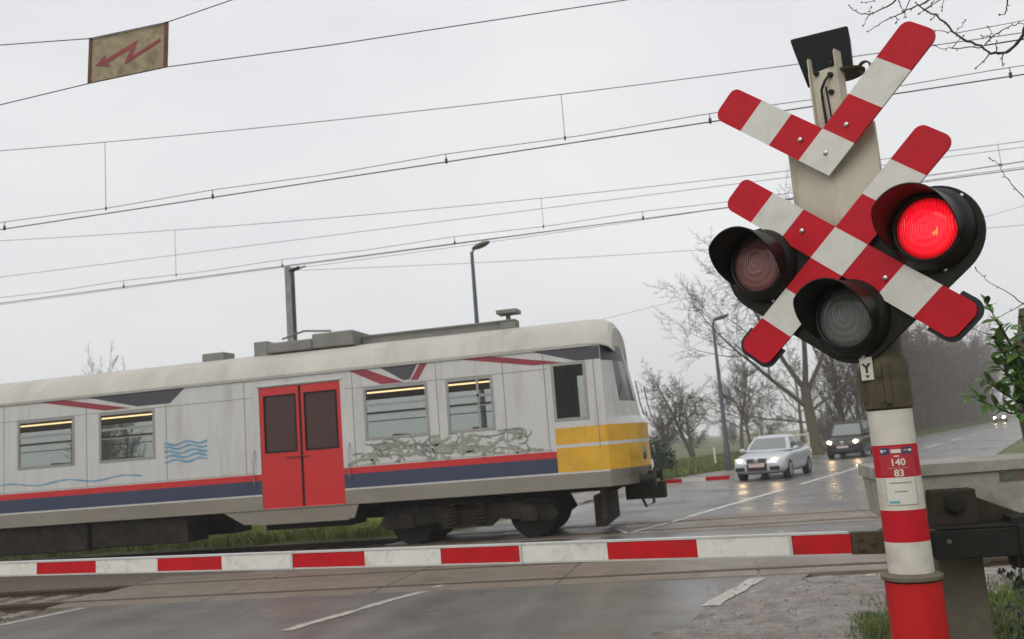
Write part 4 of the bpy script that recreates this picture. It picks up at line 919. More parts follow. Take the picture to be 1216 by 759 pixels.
# ------------------------------------------------------------------ cars
def car(name, label, cat, loc, rz, P, paint, lights, plate=True):
    root = thing(name, label, cat, loc, rz)
    st = P['st']; m = MB(); vs = []
    for x, zb_, zt, w_ in st:
        h = zt - zb_
        half = [(0, zb_), (.80 * w_, zb_), (.965 * w_, zb_ + .10 * h + .02), (w_, zb_ + .38 * h), (.995 * w_, zb_ + .62 * h), (.965 * w_, zb_ + .84 * h), (.90 * w_, zt - .02), (.62 * w_, zt + .012), (0, zt + .03)]
        ring = half + [(-a, b) for a, b in reversed(half[1:-1])]; vs += [(x, a, b) for a, b in ring]
    K = 16; n = len(st)
    fs = [(i * K + k, i * K + (k + 1) % K, (i + 1) * K + (k + 1) % K, (i + 1) * K + k) for i in range(n - 1) for k in range(K)] + [tuple(range(K - 1, -1, -1)), tuple((n - 1) * K + k for k in range(K))]
    m.add(vs, fs); body = m.build('body', paint, root, smooth=45)
    sub = body.modifiers.new('s', 'SUBSURF'); sub.levels = 2; sub.render_levels = 2
    x0b, x1b, wb, zbel = P['belt']; x0t, x1t, wt, ztop = P['top']
    ring = [(.0, 0), (.012, .45), (.045, .84), (.075, .93), (.11, .985), (.47, 1), (.50, 1), (.84, .99), (.90, .96), (.955, .86), (.985, .45), (1, 0)]
    typ = [1, 1, 0, 0, 2, 0, 2, 0, 0, 3, 3]
    R2 = ring + [(a, -b) for a, b in reversed(ring[1:-1])]; T2 = typ + typ[::-1]; K = len(R2)
    lev = [0, .10, .45, .86, .96, 1.0]
    def lp(t, k):
        a, b = R2[k]; e = math.sin(t * PI / 2) * .18 + t * .82
        x0 = x0b + (x0t - x0b) * t; x1 = x1b + (x1t - x1b) * t; w_ = wb + (wt - wb) * (e * .35 + t * .65 * t + 0 * t) if False else wb + (wt - wb) * (t ** 1.35)
        return (x0 + (x1 - x0) * a, w_ * b, zbel + (ztop - zbel) * (t - .0 + .04 * math.sin(PI * t)))
    cabm = MB(); gl = {1: MB(), 2: MB(), 3: MB(), 4: MB()}
    V = [[lp(t, k) for k in range(K)] for t in lev]
    cx = (x0t + x1t) / 2
    for s, dz in ((.80, .022), (.45, .042), (.0, .05)):
        V.append([(cx + (p[0] - cx) * s, p[1] * s, p[2] + dz) for p in V[5]])
    for i in range(len(V) - 1):
        for k in range(K):
            q = [V[i][k], V[i][(k + 1) % K], V[i + 1][(k + 1) % K], V[i + 1][k]]
            if 1 <= i <= 2 and T2[k] and not (T2[k] == 2 and P.get('van') and R2[k][0] >= .5): gl[T2[k] if T2[k] != 2 or k < 11 else 4].add(q, [(0, 1, 2, 3)])
            else: cabm.add(q, [(0, 1, 2, 3)])
    cab = cabm.build('cabin', paint, root, smooth=60)
    for o_ in (cab,):
        b_ = bmesh.new(); b_.from_mesh(o_.data); bmesh.ops.remove_doubles(b_, verts=b_.verts, dist=1e-4); bmesh.ops.recalc_face_normals(b_, faces=b_.faces); b_.to_mesh(o_.data); b_.free()
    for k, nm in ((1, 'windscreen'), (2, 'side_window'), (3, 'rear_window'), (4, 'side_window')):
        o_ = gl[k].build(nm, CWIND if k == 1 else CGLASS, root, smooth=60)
    # wheels and arches
    for ax in P['axles']:
        for s in (-1, 1):
            y = s * P['track']
            m = MB(); m.lathe([(.0, -.16), (P['wr'] + .055, -.16), (P['wr'] + .055, .006), (P['wr'] + .03, .012), (0, .012)], lambda a, b, h: (ax + a, y + s * (h - .012), P['wr'] + .02 + b), 32); m.build('wheel_arch', CARBLK, body, smooth=30)
            m = MB(); wr = P['wr']; m.lathe([(wr * .62, .015), (wr * .66, .03), (wr * .90, .035), (wr * .985, .015), (wr, -.03), (wr, -.18), (wr * .6, -.2)], lambda a, b, h: (ax + a, y + s * h, wr + b), 36); wh = m.build('wheel', TYRE, root, smooth=40)
            m = MB(); m.lathe([(0, .022), (.06, .022), (.07, .010), (wr * .5, .004), (wr * .58, .022), (wr * .645, .024), (wr * .645, -.02), (0, -.02)], lambda a, b, h: (ax + a, y + s * h, wr + b), 36)
            for q in range(7):
                t = 2 * PI * q / 7; d = Vector((math.cos(t), math.sin(t))); e = Vector((-d.y, d.x)) * .022
                m.add([(ax + (d * r_ + e * g_).x, y + s * h_, wr + (d * r_ + e * g_).y) for h_ in (.0, .026) for r_, g_ in ((.05, -1), (.05, 1), (wr * .63, .8), (wr * .63, -.8))], [(4, 5, 6, 7), (0, 1, 5, 4), (2, 3, 7, 6), (1, 2, 6, 5), (3, 0, 4, 7)])
            m.build('rim', RIM, wh, smooth=30)
    # front end
    F = P['front']; hx, hy, hz, hw, hh = F['head']
    for s in (-1, 1):
        m = MB(); prof = [(0, 1), (.5, .87), (.86, .5), (1, 0)]; vs = []; nn = 20
        for r_, d_ in ((1, 0), (.97, .35), (.8, .75), (.45, .95), (.0, 1)):
            for k in range(nn):
                t = 2 * PI * k / nn; cy, cz = math.copysign(abs(math.cos(t)) ** .7, math.cos(t)), math.copysign(abs(math.sin(t)) ** .7, math.sin(t))
                yy = hy + hw * r_ * cy; xx = hx + F['sweep'] * max(0, yy - hy + hw) ** 1.6 - .05 * d_ + .03
                vs.append((xx, s * yy, hz + hh * r_ * cz + .1 * (yy - hy)))
        m.add(vs, [(i * nn + k, i * nn + (k + 1) % nn, (i + 1) * nn + (k + 1) % nn, (i + 1) * nn + k) for i in range(4) for k in range(nn)])
        hl = m.build('headlight', HEADDIM if lights else CGLASS, root, smooth=60)
        if lights:
            m = MB(); m.lathe([(0, -.02), (.5, -.015), (.9, 0), (1, .03), (0, .05)], lambda a, b, h: (hx - .04 + h, s * (hy - hw * .1) + a * lights, hz + b * lights), 16); m.build('lamp', HEAD, hl, smooth=50)
    gx, gw, gz0, gz1 = F['grille']
    m = MB(); m.box((gx - .012, -gw, gz0), (gx + .15, gw, gz1)); gr = m.build('grille', CARBLK, root, bevel=.008)
    m = MB()
    for q in range(F['bars']):
        z = gz0 + (gz1 - gz0) * (q + .5) / F['bars']; m.box((gx - .022, -gw + .01, z - .006), (gx - .0125, gw - .01, z + .006))
    m.box((gx - .024, -gw - .012, gz0 - .014), (gx + .1, gw + .012, gz0 - .001)); m.box((gx - .024, -gw - .012, gz1 + .001), (gx + .1, gw + .012, gz1 + .014))
    m.build('grille_bar', CHROME, gr)
    m = MB(); zc = (gz0 + gz1) / 2; er = F['emblem']
    m.lathe([(er, 0), (er, .02), (er * .8, .024), (er * .78, .012), (0, .012)], lambda a, b, h: (gx - .02 - h, a, zc + b), 20)
    if F['mark'] == 'v':
        for p in (((-.55, .55), (0, .0)), ((.55, .55), (0, 0)), ((-.68, .1), (-.25, -.6)), ((-.25, -.6), (0, -.1)), ((0, -.1), (.25, -.6)), ((.25, -.6), (.68, .1))):
            (a0, b0), (a1, b1) = p; m.tube([(gx - .042, a0 * er, zc + b0 * er), (gx - .042, a1 * er, zc + b1 * er)], .008, 4)
    else:
        for dz in (0, .05): m.tube([(gx - .042, -er * 1.1, zc - .05 + dz), (gx - .042, 0, zc + .01 + dz), (gx - .042, er * 1.1, zc - .05 + dz)], .011, 4)
    m.build('emblem', CHROME, gr, smooth=40)
    for nm, x, y0, y1, z0, z1 in F['intakes']:
        m = MB(); m.box((x, y0, z0), (x + .2, y1, z1)); m.build(nm, CARBLK, root, bevel=.02)
    if plate:
        px_, pz = F['plate']; m = MB(); m.box((px_ - .012, -.26, pz - .058), (px_ + .05, .26, pz + .058)); pl_ = m.build('number_plate', PLATEM, root, bevel=.006)
        m = MB()
        for y0, y1, z0, z1 in ((-.25, .25, .046, .051), (-.25, .25, -.051, -.046)): m.box((px_ - .0145, y0, pz + z0), (px_ - .0125, y1, pz + z1))
        for q in range(6):
            yq = -.19 + .075 * q; m.box((px_ - .0145, yq, pz - .03), (px_ - .0125, yq + .012, pz + .03)); m.box((px_ - .0145, yq + .013, pz + (.02 if q % 2 else -.03)), (px_ - .0125, yq + .045, pz + (.03 if q % 2 else -.02)))
        m.build('plate_print', PLATER, pl_)
    for s in (-1, 1):
        mxx, myy, mzz = P['mirror']; m = MB(); vs = []
        for r_, d_ in ((.0, -.07), (.7, -.06), (1, 0), (.95, .05), (.0, .055)):
            for k in range(12): t = 2 * PI * k / 12; vs.append((mxx + d_, s * (myy + .11 * r_ * math.cos(t)), mzz + .072 * r_ * math.sin(t)))
        m.add(vs, [(i * 12 + k, i * 12 + (k + 1) % 12, (i + 1) * 12 + (k + 1) % 12, (i + 1) * 12 + k) for i in range(4) for k in range(12)]); m.tube([(mxx + .02, s * (myy - .2), mzz - .06), (mxx, s * (myy - .02), mzz - .03)], .022, 6); m.build('mirror', paint if not P.get('van') else CARBLK, root, smooth=50)
        for hx_ in P['handles']:
            m = MB(); m.tube([(hx_, s * (P['track'] + .03), P['hz']), (hx_ + .09, s * (P['track'] + .055), P['hz']), (hx_ + .18, s * (P['track'] + .03), P['hz'])], .014, 6); m.build('handle', paint, root, smooth=50)
        m = MB(); L_ = st[-1][0]; m.box((L_ - .16, s * P['tail'][0] - .09, P['tail'][1]), (L_ + .01, s * P['tail'][0] + .09, P['tail'][2])); m.build('tail_light', TAILR, root, bevel=.02)
    return root
SED = dict(st=[(.0, .34, .58, .66), (.06, .25, .66, .76), (.22, .20, .735, .85), (.55, .185, .81, .885), (1.0, .18, .875, .89), (1.5, .18, .93, .885), (2.3, .18, .955, .89), (3.2, .18, .975, .89), (3.9, .20, 1.015, .875), (4.3, .24, 1.01, .83), (4.5, .32, .95, .76), (4.55, .42, .85, .68)],
           belt=(1.22, 3.98, .80, .93), top=(2.02, 3.20, .585, 1.43), axles=(.92, 3.48), track=.862, wr=.315,
           front=dict(head=(.10, .60, .665, .20, .085), sweep=.32, grille=(.005, .33, .60, .715), bars=3, emblem=.075, mark='v', plate=(-.035, .50), intakes=[('intake', -.022, -.34, .34, .33, .56), ('side_intake', .005, -.74, -.41, .33, .46), ('side_intake', .005, .41, .74, .33, .46)]),
           mirror=(1.62, .94, .985), handles=(2.55, 3.35), hz=.80, tail=(.60, .72, .92))
VAN = dict(st=[(.0, .36, .66, .62), (.06, .26, .74, .77), (.20, .22, .83, .84), (.5, .21, .93, .865), (.95, .20, 1.02, .86), (1.4, .20, 1.07, .865), (2.4, .20, 1.08, .865), (3.4, .20, 1.08, .865), (4.0, .22, 1.08, .855), (4.25, .28, 1.05, .83), (4.3, .40, .98, .80)],
           belt=(1.02, 4.24, .82, 1.03), top=(1.72, 4.10, .66, 1.73), axles=(.88, 3.55), track=.845, wr=.315, van=True,
           front=dict(head=(.10, .62, .79, .17, .11), sweep=.3, grille=(.005, .40, .70, .80), bars=2, emblem=.085, mark='c', plate=(-.03, .56), intakes=[('intake', -.01, -.5, .5, .33, .48), ('fog_recess', .03, -.72, -.58, .40, .50), ('fog_recess', .03, .58, .72, .40, .50)]),
           mirror=(1.5, .95, 1.14), handles=(2.4, 3.3), hz=.92, tail=(.72, .80, 1.2))
CR = PI / 2 - R_(18.53)
car('car', 'silver saloon car with lit headlights waiting at the far side of the crossing', 'car', (.92, 31.9, .0), CR, SED, SILVER, .056)
car('van', 'dark compact van with lit headlights queuing behind the silver car', 'van', (5.45, 46.8, .0), CR, VAN, BROWNP, .066)
o = car('car', 'grey car with lit headlights far down the road beside the wood', 'car', (40.2, 150, 0), CR, VAN, GREYP, .12, False)

# ------------------------------------------------------------------ bare trees
def perp(d, rr):
    v = Vector((rr.uniform(-1, 1), rr.uniform(-1, 1), rr.uniform(-1, 1))); v = v - d * v.dot(d)
    return v.normalized() if v.length > 1e-4 else d.orthogonal().normalized()
def grow(m, p, d, L, r, lev, rr, cfg, tmin):
    ns = cfg['seg'][lev]; pts = [p.copy()]; rad = [r]; dd = d.copy(); kids = []
    for i in range(ns):
        dd = (dd + perp(dd, rr) * cfg['wob'][lev] + Vector((0, 0, cfg['up'][lev]))).normalized()
        p = p + dd * (L / ns); pts.append(p.copy()); rad.append(max(tmin, r * (1 - (i + 1) / ns * cfg['taper'])))
        kids.append((p.copy(), dd.copy(), rad[-1], (i + 1) / ns))
    sides = (7, 5, 4, 3, 3)[lev]
    m[0 if lev == 0 else 1].tube(pts, rad, sides, cap=False)
    if lev + 1 >= cfg['levels']: return
    n = cfg['n'][lev]
    for k in range(n):
        f = cfg['start'][lev] + (1 - cfg['start'][lev]) * (k + rr.random()) / n
        x = f * ns; i = min(int(x), ns - 1); t = x - i; q = pts[i].lerp(pts[i + 1], t); dq = kids[i][1]
        a = R_(rr.uniform(*cfg['ang'][lev])); nd_ = (dq * math.cos(a) + perp(dq, rr) * math.sin(a)).normalized()
        grow(m, q, nd_, L * cfg['len'][lev] * rr.uniform(.65, 1.15) * (1.15 - .55 * f), max(tmin, (rad[i] + (rad[i + 1] - rad[i]) * t) * cfg['rr'][lev]), lev + 1, rr, cfg, tmin)
    # the leader carries on
    if lev < cfg['levels'] - 1:
        grow(m, pts[-1], kids[-1][1], L * .42, rad[-1] * .9, lev + 1, rr, cfg, tmin)
CF_ASH = dict(levels=5, seg=(7, 6, 5, 3, 2), wob=(.08, .16, .2, .2, .2), up=(.02, .05, .03, .02, .01), taper=.74, n=(10, 7, 5, 4), start=(.28, .2, .15, .1), ang=((30, 62), (30, 62), (30, 65), (28, 65)), len=(.60, .52, .48, .5), rr=(.5, .55, .55, .6))
CF_POP = dict(levels=4, seg=(9, 5, 3, 2), wob=(.03, .10, .14, .15), up=(.02, .10, .07, .04), taper=.85, n=(34, 8, 5), start=(.16, .15, .1), ang=((28, 50), (25, 48), (25, 50)), len=(.30, .45, .5), rr=(.35, .5, .6))
CF_BUSH = dict(levels=4, seg=(4, 4, 3, 2), wob=(.16, .2, .2, .2), up=(.03, .02, .0, .0), taper=.75, n=(9, 7, 5), start=(.12, .1, .1), ang=((22, 60), (25, 60), (25, 60)), len=(.62, .5, .5), rr=(.55, .6, .6))
def tree_meshes(seed, H, r, cfg, tmin=.006, stems=1, tw=None, lean=.05):
    rr = random.Random(seed); ms = (MB(), MB())
    for s in range(stems):
        a = rr.uniform(0, 2 * PI) if stems < 3 else 2 * PI * s / stems + rr.uniform(-.4, .4); sp__ = lean if stems == 1 else rr.uniform(.2, .6)
        d = Vector((math.cos(a) * sp__, math.sin(a) * sp__, 1)).normalized()
        grow(ms, Vector((math.cos(a) * .12 * (stems > 1), math.sin(a) * .12 * (stems > 1), -.15)), d, H * (.62 if cfg is not CF_POP else .8) * rr.uniform(.85, 1.1), r, 0, rr, cfg, tmin)
    return ms
def tree(name, label, cat, loc, ms, group=None, tw=TWIG):
    o = thing(name, label, cat, loc, 0, group)
    ms[0].build('trunk', BARK, o, smooth=60, recalc=False); ms[1].build('crown', tw, o, recalc=False); return o

# the large tree behind the cars: short bole, three heavy limbs
def hero():
    rr = random.Random(21); ms = (MB(), MB())
    tr_ = [(0, 0, -.2), (.02, 0, .5), (-.04, 0, 1.4), (-.12, 0, 2.6), (-.2, .05, 4.0)]
    ms[0].tube(tr_, [.50, .36, .32, .30, .28], 12, cap=False)
    cfg = dict(CF_ASH); cfg['n'] = (8, 6, 5, 3)
    for (p, d, L, r) in (((-.2, .05, 3.9), (-.48, .1, .95), 7.2, .17), ((-.2, .05, 3.9), (.16, -.1, 1), 8.0, .19), ((-.15, 0, 2.7), (-.72, -.15, .62), 7.6, .14), ((-.1, 0, 2.5), (.8, .2, .45), 6.0, .10), ((-.2, 0, 3.6), (.5, .3, .9), 8.0, .15), ((0, 0, 1.9), (-.95, .3, .16), 5.0, .06)):
        mm = (ms[1], ms[1]); grow(mm, Vector(p), Vector(d).normalized(), L, r, 0, rr, cfg, .009)
    return ms
tree('bare_tree', 'large bare tree with a thick trunk and spreading limbs right behind the silver car', 'tree', (5.2, 57.5, 0), hero(), tw=TWIG)
tree('bare_tree', 'bare round crowned tree with two stems left of the street lamp', 'tree', (-2.2, 66, 0), tree_meshes(5, 7.6, .17, CF_ASH, .009, 2), tw=TWIG)
tree('bare_tree', 'smaller bare tree just left of the round crowned one', 'tree', (-5.0, 72, 0), tree_meshes(8, 6.4, .13, CF_ASH, .009, 2), tw=TWIG)
tree('bare_tree', 'bare tree standing right behind the second street lamp', 'tree', (2.0, 76, 0), tree_meshes(9, 8.5, .16, CF_ASH, .010), tw=TWIG)
POP = tree_meshes(31, 11, .17, CF_POP, .010, lean=.10); POP2 = tree_meshes(32, 12, .19, CF_POP, .015, lean=.05); ASH2 = tree_meshes(33, 11, .22, CF_ASH, .012); ASH3 = tree_meshes(34, 12.5, .24, CF_ASH, .020); BUSH = tree_meshes(35, 4.2, .06, CF_BUSH, .008, 6)
pA = tree('bare_tree', 'thin leaning bare tree between the big tree and the signal post', 'tree', (7.6, 66, 0), POP)
pB = tree('bare_tree', 'bare tree with a straight trunk directly left of the signal post', 'tree', (9.4, 70, 0), POP2)
aA = tree('bare_tree', 'bare tree in the haze over the roof of the silver car', 'tree', (1.5, 92, 0), ASH2)
aB = tree('bare_tree', 'bare tree with a broad crown in the misty wood beside the far road', 'tree', (13.5, 95, 0), ASH3, 'bare trees of the misty wood', TWIGB)
bA = tree('bare_bush', 'many stemmed bare bush in the misty hedge behind the cars', 'bush', (-8, 125, 0), BUSH, 'bare bushes in the misty hedge')
def again(src, loc, rz, s, label, group=None):
    c = copy_tree(src); c.location = loc; c.rotation_euler.z = rz; c.scale = (s, s, s * rnd.uniform(.92, 1.08)); c['label'] = label
    if group: c['group'] = group
    elif 'group' in c: del c['group']
    return c
again(pA, (8.2, 67, 0), 2.0, 1.02, 'second thin leaning tree, close beside its twin left of the signal post')
again(aA, (6.5, 84, 0), 1.2, .95, 'bare tree behind the trunk of the large one')
again(aA, (-10.5, 88, 0), 2.6, .62, 'low bare tree in the mist just right of the yellow train nose')
for i, (x, y, s) in enumerate([(-66.3, 85, 1.15), (-64.6, 86, 1.22), (-62.9, 84.5, 1.2), (-61.2, 85, 1.12)]):
    again(pB, (x, y, 0), i * 1.7, s, 'bare poplar top in the group showing above the train roof', 'poplars showing above the train roof')
G1 = 'bare trees of the misty wood'; rw = random.Random(12)
def wood(x, y, s):
    if x < .155 * y: return
    src = rw.choice([aB, aB, aA, pB]); again(src, (x, y, 0), rw.uniform(0, 6.28), s, 'bare tree in the misty wood beside the far road', G1)
# left of the road, from the bend of the verge into the distance
aB['label'] = 'bare tree in the misty wood beside the far road'
n = 0
y = 96.0
while y < 270:
    for row in range(6):
        s_off = -7.5 - row * 4.5 - rw.uniform(0, 4); p = road_n(y + rw.uniform(-3, 3), s_off); wood(p[0], p[1], rw.uniform(.95, 1.2) + (y - 96) * .0058); n += 1
    y += 4.6 + (y - 90) * .06
# right of the road
for y in (62, 68, 74, 80, 86, 92, 100, 108, 117, 128, 140, 155, 172, 192, 215, 240):
    for row in range(3):
        s_off = 9 + row * 6 + rw.uniform(0, 4); p = road_n(y + rw.uniform(-3, 3), s_off); wood(p[0], p[1], rw.uniform(.85, 1.1)); n += 1
for (x, y, s) in [(9.8, 90, 1), (-16, 130, .9), (-4, 128, .9), (5, 120, 1.1), (10, 98, 1.1), (-9, 140, 1.0), (-24, 134, .9), (12.5, 92, 1.0), (16.5, 98, 1.2), (15, 92, .9), (1, 136, 1)]:
    again(bA, (x, y, 0), rw.uniform(0, 6), s, 'many stemmed bare bush in the misty hedge behind the cars', 'bare bushes in the misty hedge')
# brush on the floor of the wood
def brush(name, label, regions, seed):
    rr = random.Random(seed); m = MB()
    for fn, cnt, h0, h1 in regions:
        for _ in range(cnt):
            x, y = fn(rr); h = rr.uniform(h0, h1); a = rr.uniform(0, 6.28); l = rr.uniform(.1, .5); tp_ = Vector((x + math.cos(a) * l * h, y + math.sin(a) * l * h, h)); b_ = Vector((x, y, -.1)); md = b_.lerp(tp_, .5) + Vector((rr.uniform(-.1, .1), rr.uniform(-.1, .1), .1 * h))
            m.tube([b_, md, tp_], [.022, .015, .006], 3, cap=False)
            for k in range(5):
                q = b_.lerp(tp_, rr.uniform(.3, 1)); a2 = rr.uniform(0, 6.28); m.tube([q, q + Vector((math.cos(a2), math.sin(a2), rr.uniform(.2, 1))) * h * .28], [.009, .005], 3, cap=False)
    o = m.build(name, UNDER, recalc=False); tag(o, label, 'undergrowth', kind='stuff')
def strip(s0, s1, o0, o1):
    def f(rr):
        for _ in range(40):
            p = road(s0 + (s1 - s0) * rr.random() ** 1.3, rr.uniform(o0, o1))
            if p[0] > .15 * p[1]: break
        return p[0], p[1]
    return f
brush('undergrowth', 'brown undergrowth on the floor of the misty wood', [(strip(100, 290, -32, -7.5), 5200, 1.5, 5.5), (strip(66, 260, 8.5, 24), 3000, 1.2, 5)], 3)
# the dark clipped hedge behind the train nose
def leafy(m, pts, n_, size, rr, squash=1):
    for _ in range(n_):
        c = pts(rr); a = Vector((rr.uniform(-1, 1), rr.uniform(-1, 1), rr.uniform(-.6, 1))).normalized(); b = perp(a, rr); s = size * rr.uniform(.6, 1.3)
        m.add([c - a * s, c + b * s * .45, c + a * s, c - b * s * .45], [(0, 1, 2, 3)])
hd_ = thing('hedge', 'dark green rounded hedge behind the yellow nose of the train', 'hedge', (-4.4, 43, 0))
m = MB()
def hp(rr):
    a, b = rr.uniform(0, 2 * PI), rr.uniform(-.1, 1); r_ = rr.uniform(.72, 1.03) * (1 + .08 * math.sin(a * 5) + .05 * math.sin(a * 11 + b * 7)); e = max(.0, 1 - max(0, b) ** 4) ** .5
    return Vector((math.cos(a) * 2.0 * r_ * e, math.sin(a) * 1.1 * r_ * e, .1 + 1.75 * max(0, b) * r_))
leafy(m, hp, 5200, .10, random.Random(3)); m.build('foliage', HEDGEM, hd_, recalc=False)
m = MB(); 
for q in (-1.2, -.3, .6, 1.3): m.tube([(q, 0, -.1), (q + .1, .05, .8), (q - .1, -.05, 1.4)], [.05, .04, .02], 5)
m.build('stem', BARK, hd_)
# white marker posts and a small white fence by the verge
def post(x, y, h, label):
    m = MB(); m.box((-.05, -.04, -.1), (.05, .04, h)); m.box((-.05, -.04, h), (.05, .04, h + .02)) if False else None
    m.prism([(-.05, h), (.05, h), (.0, h + .06)], lambda a, b, d: (a, d, b), -.04, .04); o = m.build('marker_post', DULLWHITE, bevel=.008); o.location = (x, y, 0); tag(o, label, 'post')
post(-2.55, 43.5, 1.1, 'leaning white post beside the dark hedge'); post(-3.2, 40.5, .75, 'short white post in front of the hedge base'); post(-.6, 47, 1.0, 'white post at the foot of the second street lamp')
fn = thing('fence', 'small white fence with two posts between the silver car and the dark van', 'fence', (4.2, 55.4, 0))
for x in (-.9, -.1, .45):
    m = MB(); m.box((x - .06, -.05, -.1), (x + .06, .05, 1.35 if x > -.5 else 1.2)); m.build('fence_post', DULLWHITE, fn, bevel=.01)
for z in (.62, 1.18):
    m = MB(); m.box((-1.6, -.075, z), (.5, -.051, z + .10)); m.build('rail', DULLWHITE, fn, bevel=.006)

# ------------------------------------------------------------------ grass
def grass(name, label, regions, seed, hs, matl=GRASS):
    rs = np.random.RandomState(seed); V = []; F = []
    for fn_, cnt in regions:
        for _ in range(cnt):
            x, y, z = fn_(rs); h = hs * rs.uniform(.4, 1.3); a = rs.uniform(0, 2 * PI); w_ = h * .09; dx, dy = math.cos(a) * w_, math.sin(a) * w_; b = rs.uniform(0, 2 * PI); l = h * rs.uniform(.15, .8)
            o = len(V); V += [(x - dx, y - dy, z), (x + dx, y + dy, z), (x + math.cos(b) * l * .4 + dx * .6, y + math.sin(b) * l * .4 + dy * .6, z + h * .6), (x + math.cos(b) * l * .4 - dx * .6, y + math.sin(b) * l * .4 - dy * .6, z + h * .6), (x + math.cos(b) * l, y + math.sin(b) * l, z + h)]
            F += [(o, o + 1, o + 2, o + 3), (o + 3, o + 2, o + 4)]
    m = MB(); m.v = V; m.f = F; m.m = [0] * len(F); o = m.build(name, matl, recalc=False); tag(o, label, 'grass', kind='stuff')
def rect(x0, x1, y0, y1, z=-.03, clump=0):
    cs = None
    def f(rs):
        return rs.uniform(x0, x1), rs.uniform(y0, y1), z
    return f
def clumps(x0, x1, y0, y1, z, k, r_, seed):
    rs0 = np.random.RandomState(seed); C = [(rs0.uniform(x0, x1), rs0.uniform(y0, y1)) for _ in range(k)]
    def f(rs):
        c = C[rs.randint(k)]; return c[0] + rs.normal(0, r_), c[1] + rs.normal(0, r_), z
    return f
grass('grass', 'short grass and weeds round the foot of the striped signal post', [(rect(.9, 4.5, 3.4, 8.6, -.01), 22000), (rect(-.7, .95, 2.2, 6.6, -.03), 12000), (clumps(-.6, .95, 2.4, 6.6, -.03, 60, .12, 21), 7000), (rect(2.5, 7.5, 2.5, 9.5, -.03), 9000), (clumps(.78, 4.5, 3.4, 7.7, -.01, 130, .10, 2), 14000), (clumps(.95, 3.9, 7.3, 8.5, .0, 130, .10, 4), 16000), (clumps(1.35, 4.2, 8.3, 9.4, .0, 120, .12, 5), 14000), (clumps(2.2, 4.5, 9.3, 10.2, .0, 30, .12, 9), 2000)], 2, .062)
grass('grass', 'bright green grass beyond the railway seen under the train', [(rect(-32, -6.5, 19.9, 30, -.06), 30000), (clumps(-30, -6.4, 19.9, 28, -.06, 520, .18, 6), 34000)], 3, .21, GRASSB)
grass('grass', 'yellow green grass verge left of the silver car', [(lambda rs: (lambda s, o: (*road(s, o)[:2], -.03))(rs.uniform(34, 75), rs.uniform(-15, -6.8)), 42000), (lambda rs: (lambda s, o: (*road(s, o)[:2], -.03))(rs.uniform(90, 190), rs.uniform(-9, -5.2)), 9000)], 4, .30)

# ------------------------------------------------------------------ evergreen beside the housing
def leaf(m, p, d, up, L, wd, curl=.25):
    d = d.normalized(); s = d.cross(up); s = s.normalized() if s.length > 1e-4 else d.orthogonal().normalized(); n_ = s.cross(d)
    P0 = []
    for t, w_ in ((0, .08), (.25, .75), (.5, 1), (.75, .72), (1, .02)):
        c = p + d * (L * t) - n_ * (curl * L * t * t); P0 += [c - s * (wd * w_ / 2) + n_ * .12 * wd * w_, c, c + s * (wd * w_ / 2) + n_ * .12 * wd * w_]
    m.add(P0, [(3 * i + a, 3 * i + a + 1, 3 * i + a + 4, 3 * i + a + 3) for i in range(4) for a in (0, 1)])
ev = thing('ivy_clad_trunk', 'brown ivy clad trunk with glossy green leafy shoots at the right beside the drive housing', 'shrub', (2.02, 6.5, 0)); EO = Vector((2.05, 6.6, 0))
m = MB(); m.tube([(.0, .0, -.1), (.0, .0, .8), (-.02, 0, 1.35), (-.05, 0, 1.75), (.0, 0, 2.3)], [.14, .13, .125, .12, .06], 14); m.build('trunk', WOODM, ev, smooth=60)
rl = random.Random(15); m = MB(); st_ = MB()
shoots = [((-.02, -.06, 1.62), (-.50, -.32, 1.75)), ((-.02, -.05, 1.7), (-.30, -.30, 2.05)), ((0, 0, 1.75), (-.34, -.35, 2.32)), ((0, 0, 1.8), (-.18, -.4, 2.20)), ((0, 0, 1.85), (.05, -.42, 2.25)), ((.0, -.05, 1.65), (-.15, -.45, 1.92)), ((0, 0, 1.7), (.2, -.4, 2.1)), ((0, -.05, 1.55), (-.1, -.4, 1.72)), ((0, 0, 1.9), (.15, -.2, 2.5)), ((0, 0, 1.6), (.25, -.3, 1.85)), ((0, 0, 1.75), (-.22, -.15, 2.18)), ((0, -.05, 1.7), (-.33, -.3, 1.95)), ((0, -.05, 1.65), (-.42, -.3, 1.86)), ((0, 0, 1.7), (-.12, -.35, 2.0)), ((0, 0, 1.72), (-.2, -.3, 2.02)), ((0, 0, 1.75), (-.3, -.25, 2.1)), ((0, 0, 1.8), (-.1, -.3, 2.15)), ((0, -.05, 1.65), (-.22, -.34, 1.88)), ((0, -.05, 1.6), (-.12, -.36, 1.82))]
for a, b in shoots:
    a, b = Vector(a), Vector(b); md = a.lerp(b, .5) + Vector((0, 0, -.05)); st_.tube([a, md, b], [.010, .007, .003], 5)
    k = int(11 + 20 * (b - a).length)
    for i in range(k):
        t = .18 + .82 * i / k; p = (a.lerp(md, t * 2) if t < .5 else md.lerp(b, t * 2 - 1)); d = (b - a).normalized() * .7 + perp((b - a).normalized(), rl) * .9
        leaf(m, p, d, Vector((rl.uniform(-.3, .3), -.5, 1)), rl.uniform(.07, .12), rl.uniform(.040, .058), rl.uniform(.05, .4))
    for q in range(3): leaf(m, b, (b - a).normalized() + perp((b - a).normalized(), rl) * .5, Vector((0, -.4, 1)), rl.uniform(.06, .09), .038)
st_.build('shoot', TWIG, ev); m.build('leaves', LEAFM, ev, recalc=False)
m = MB()
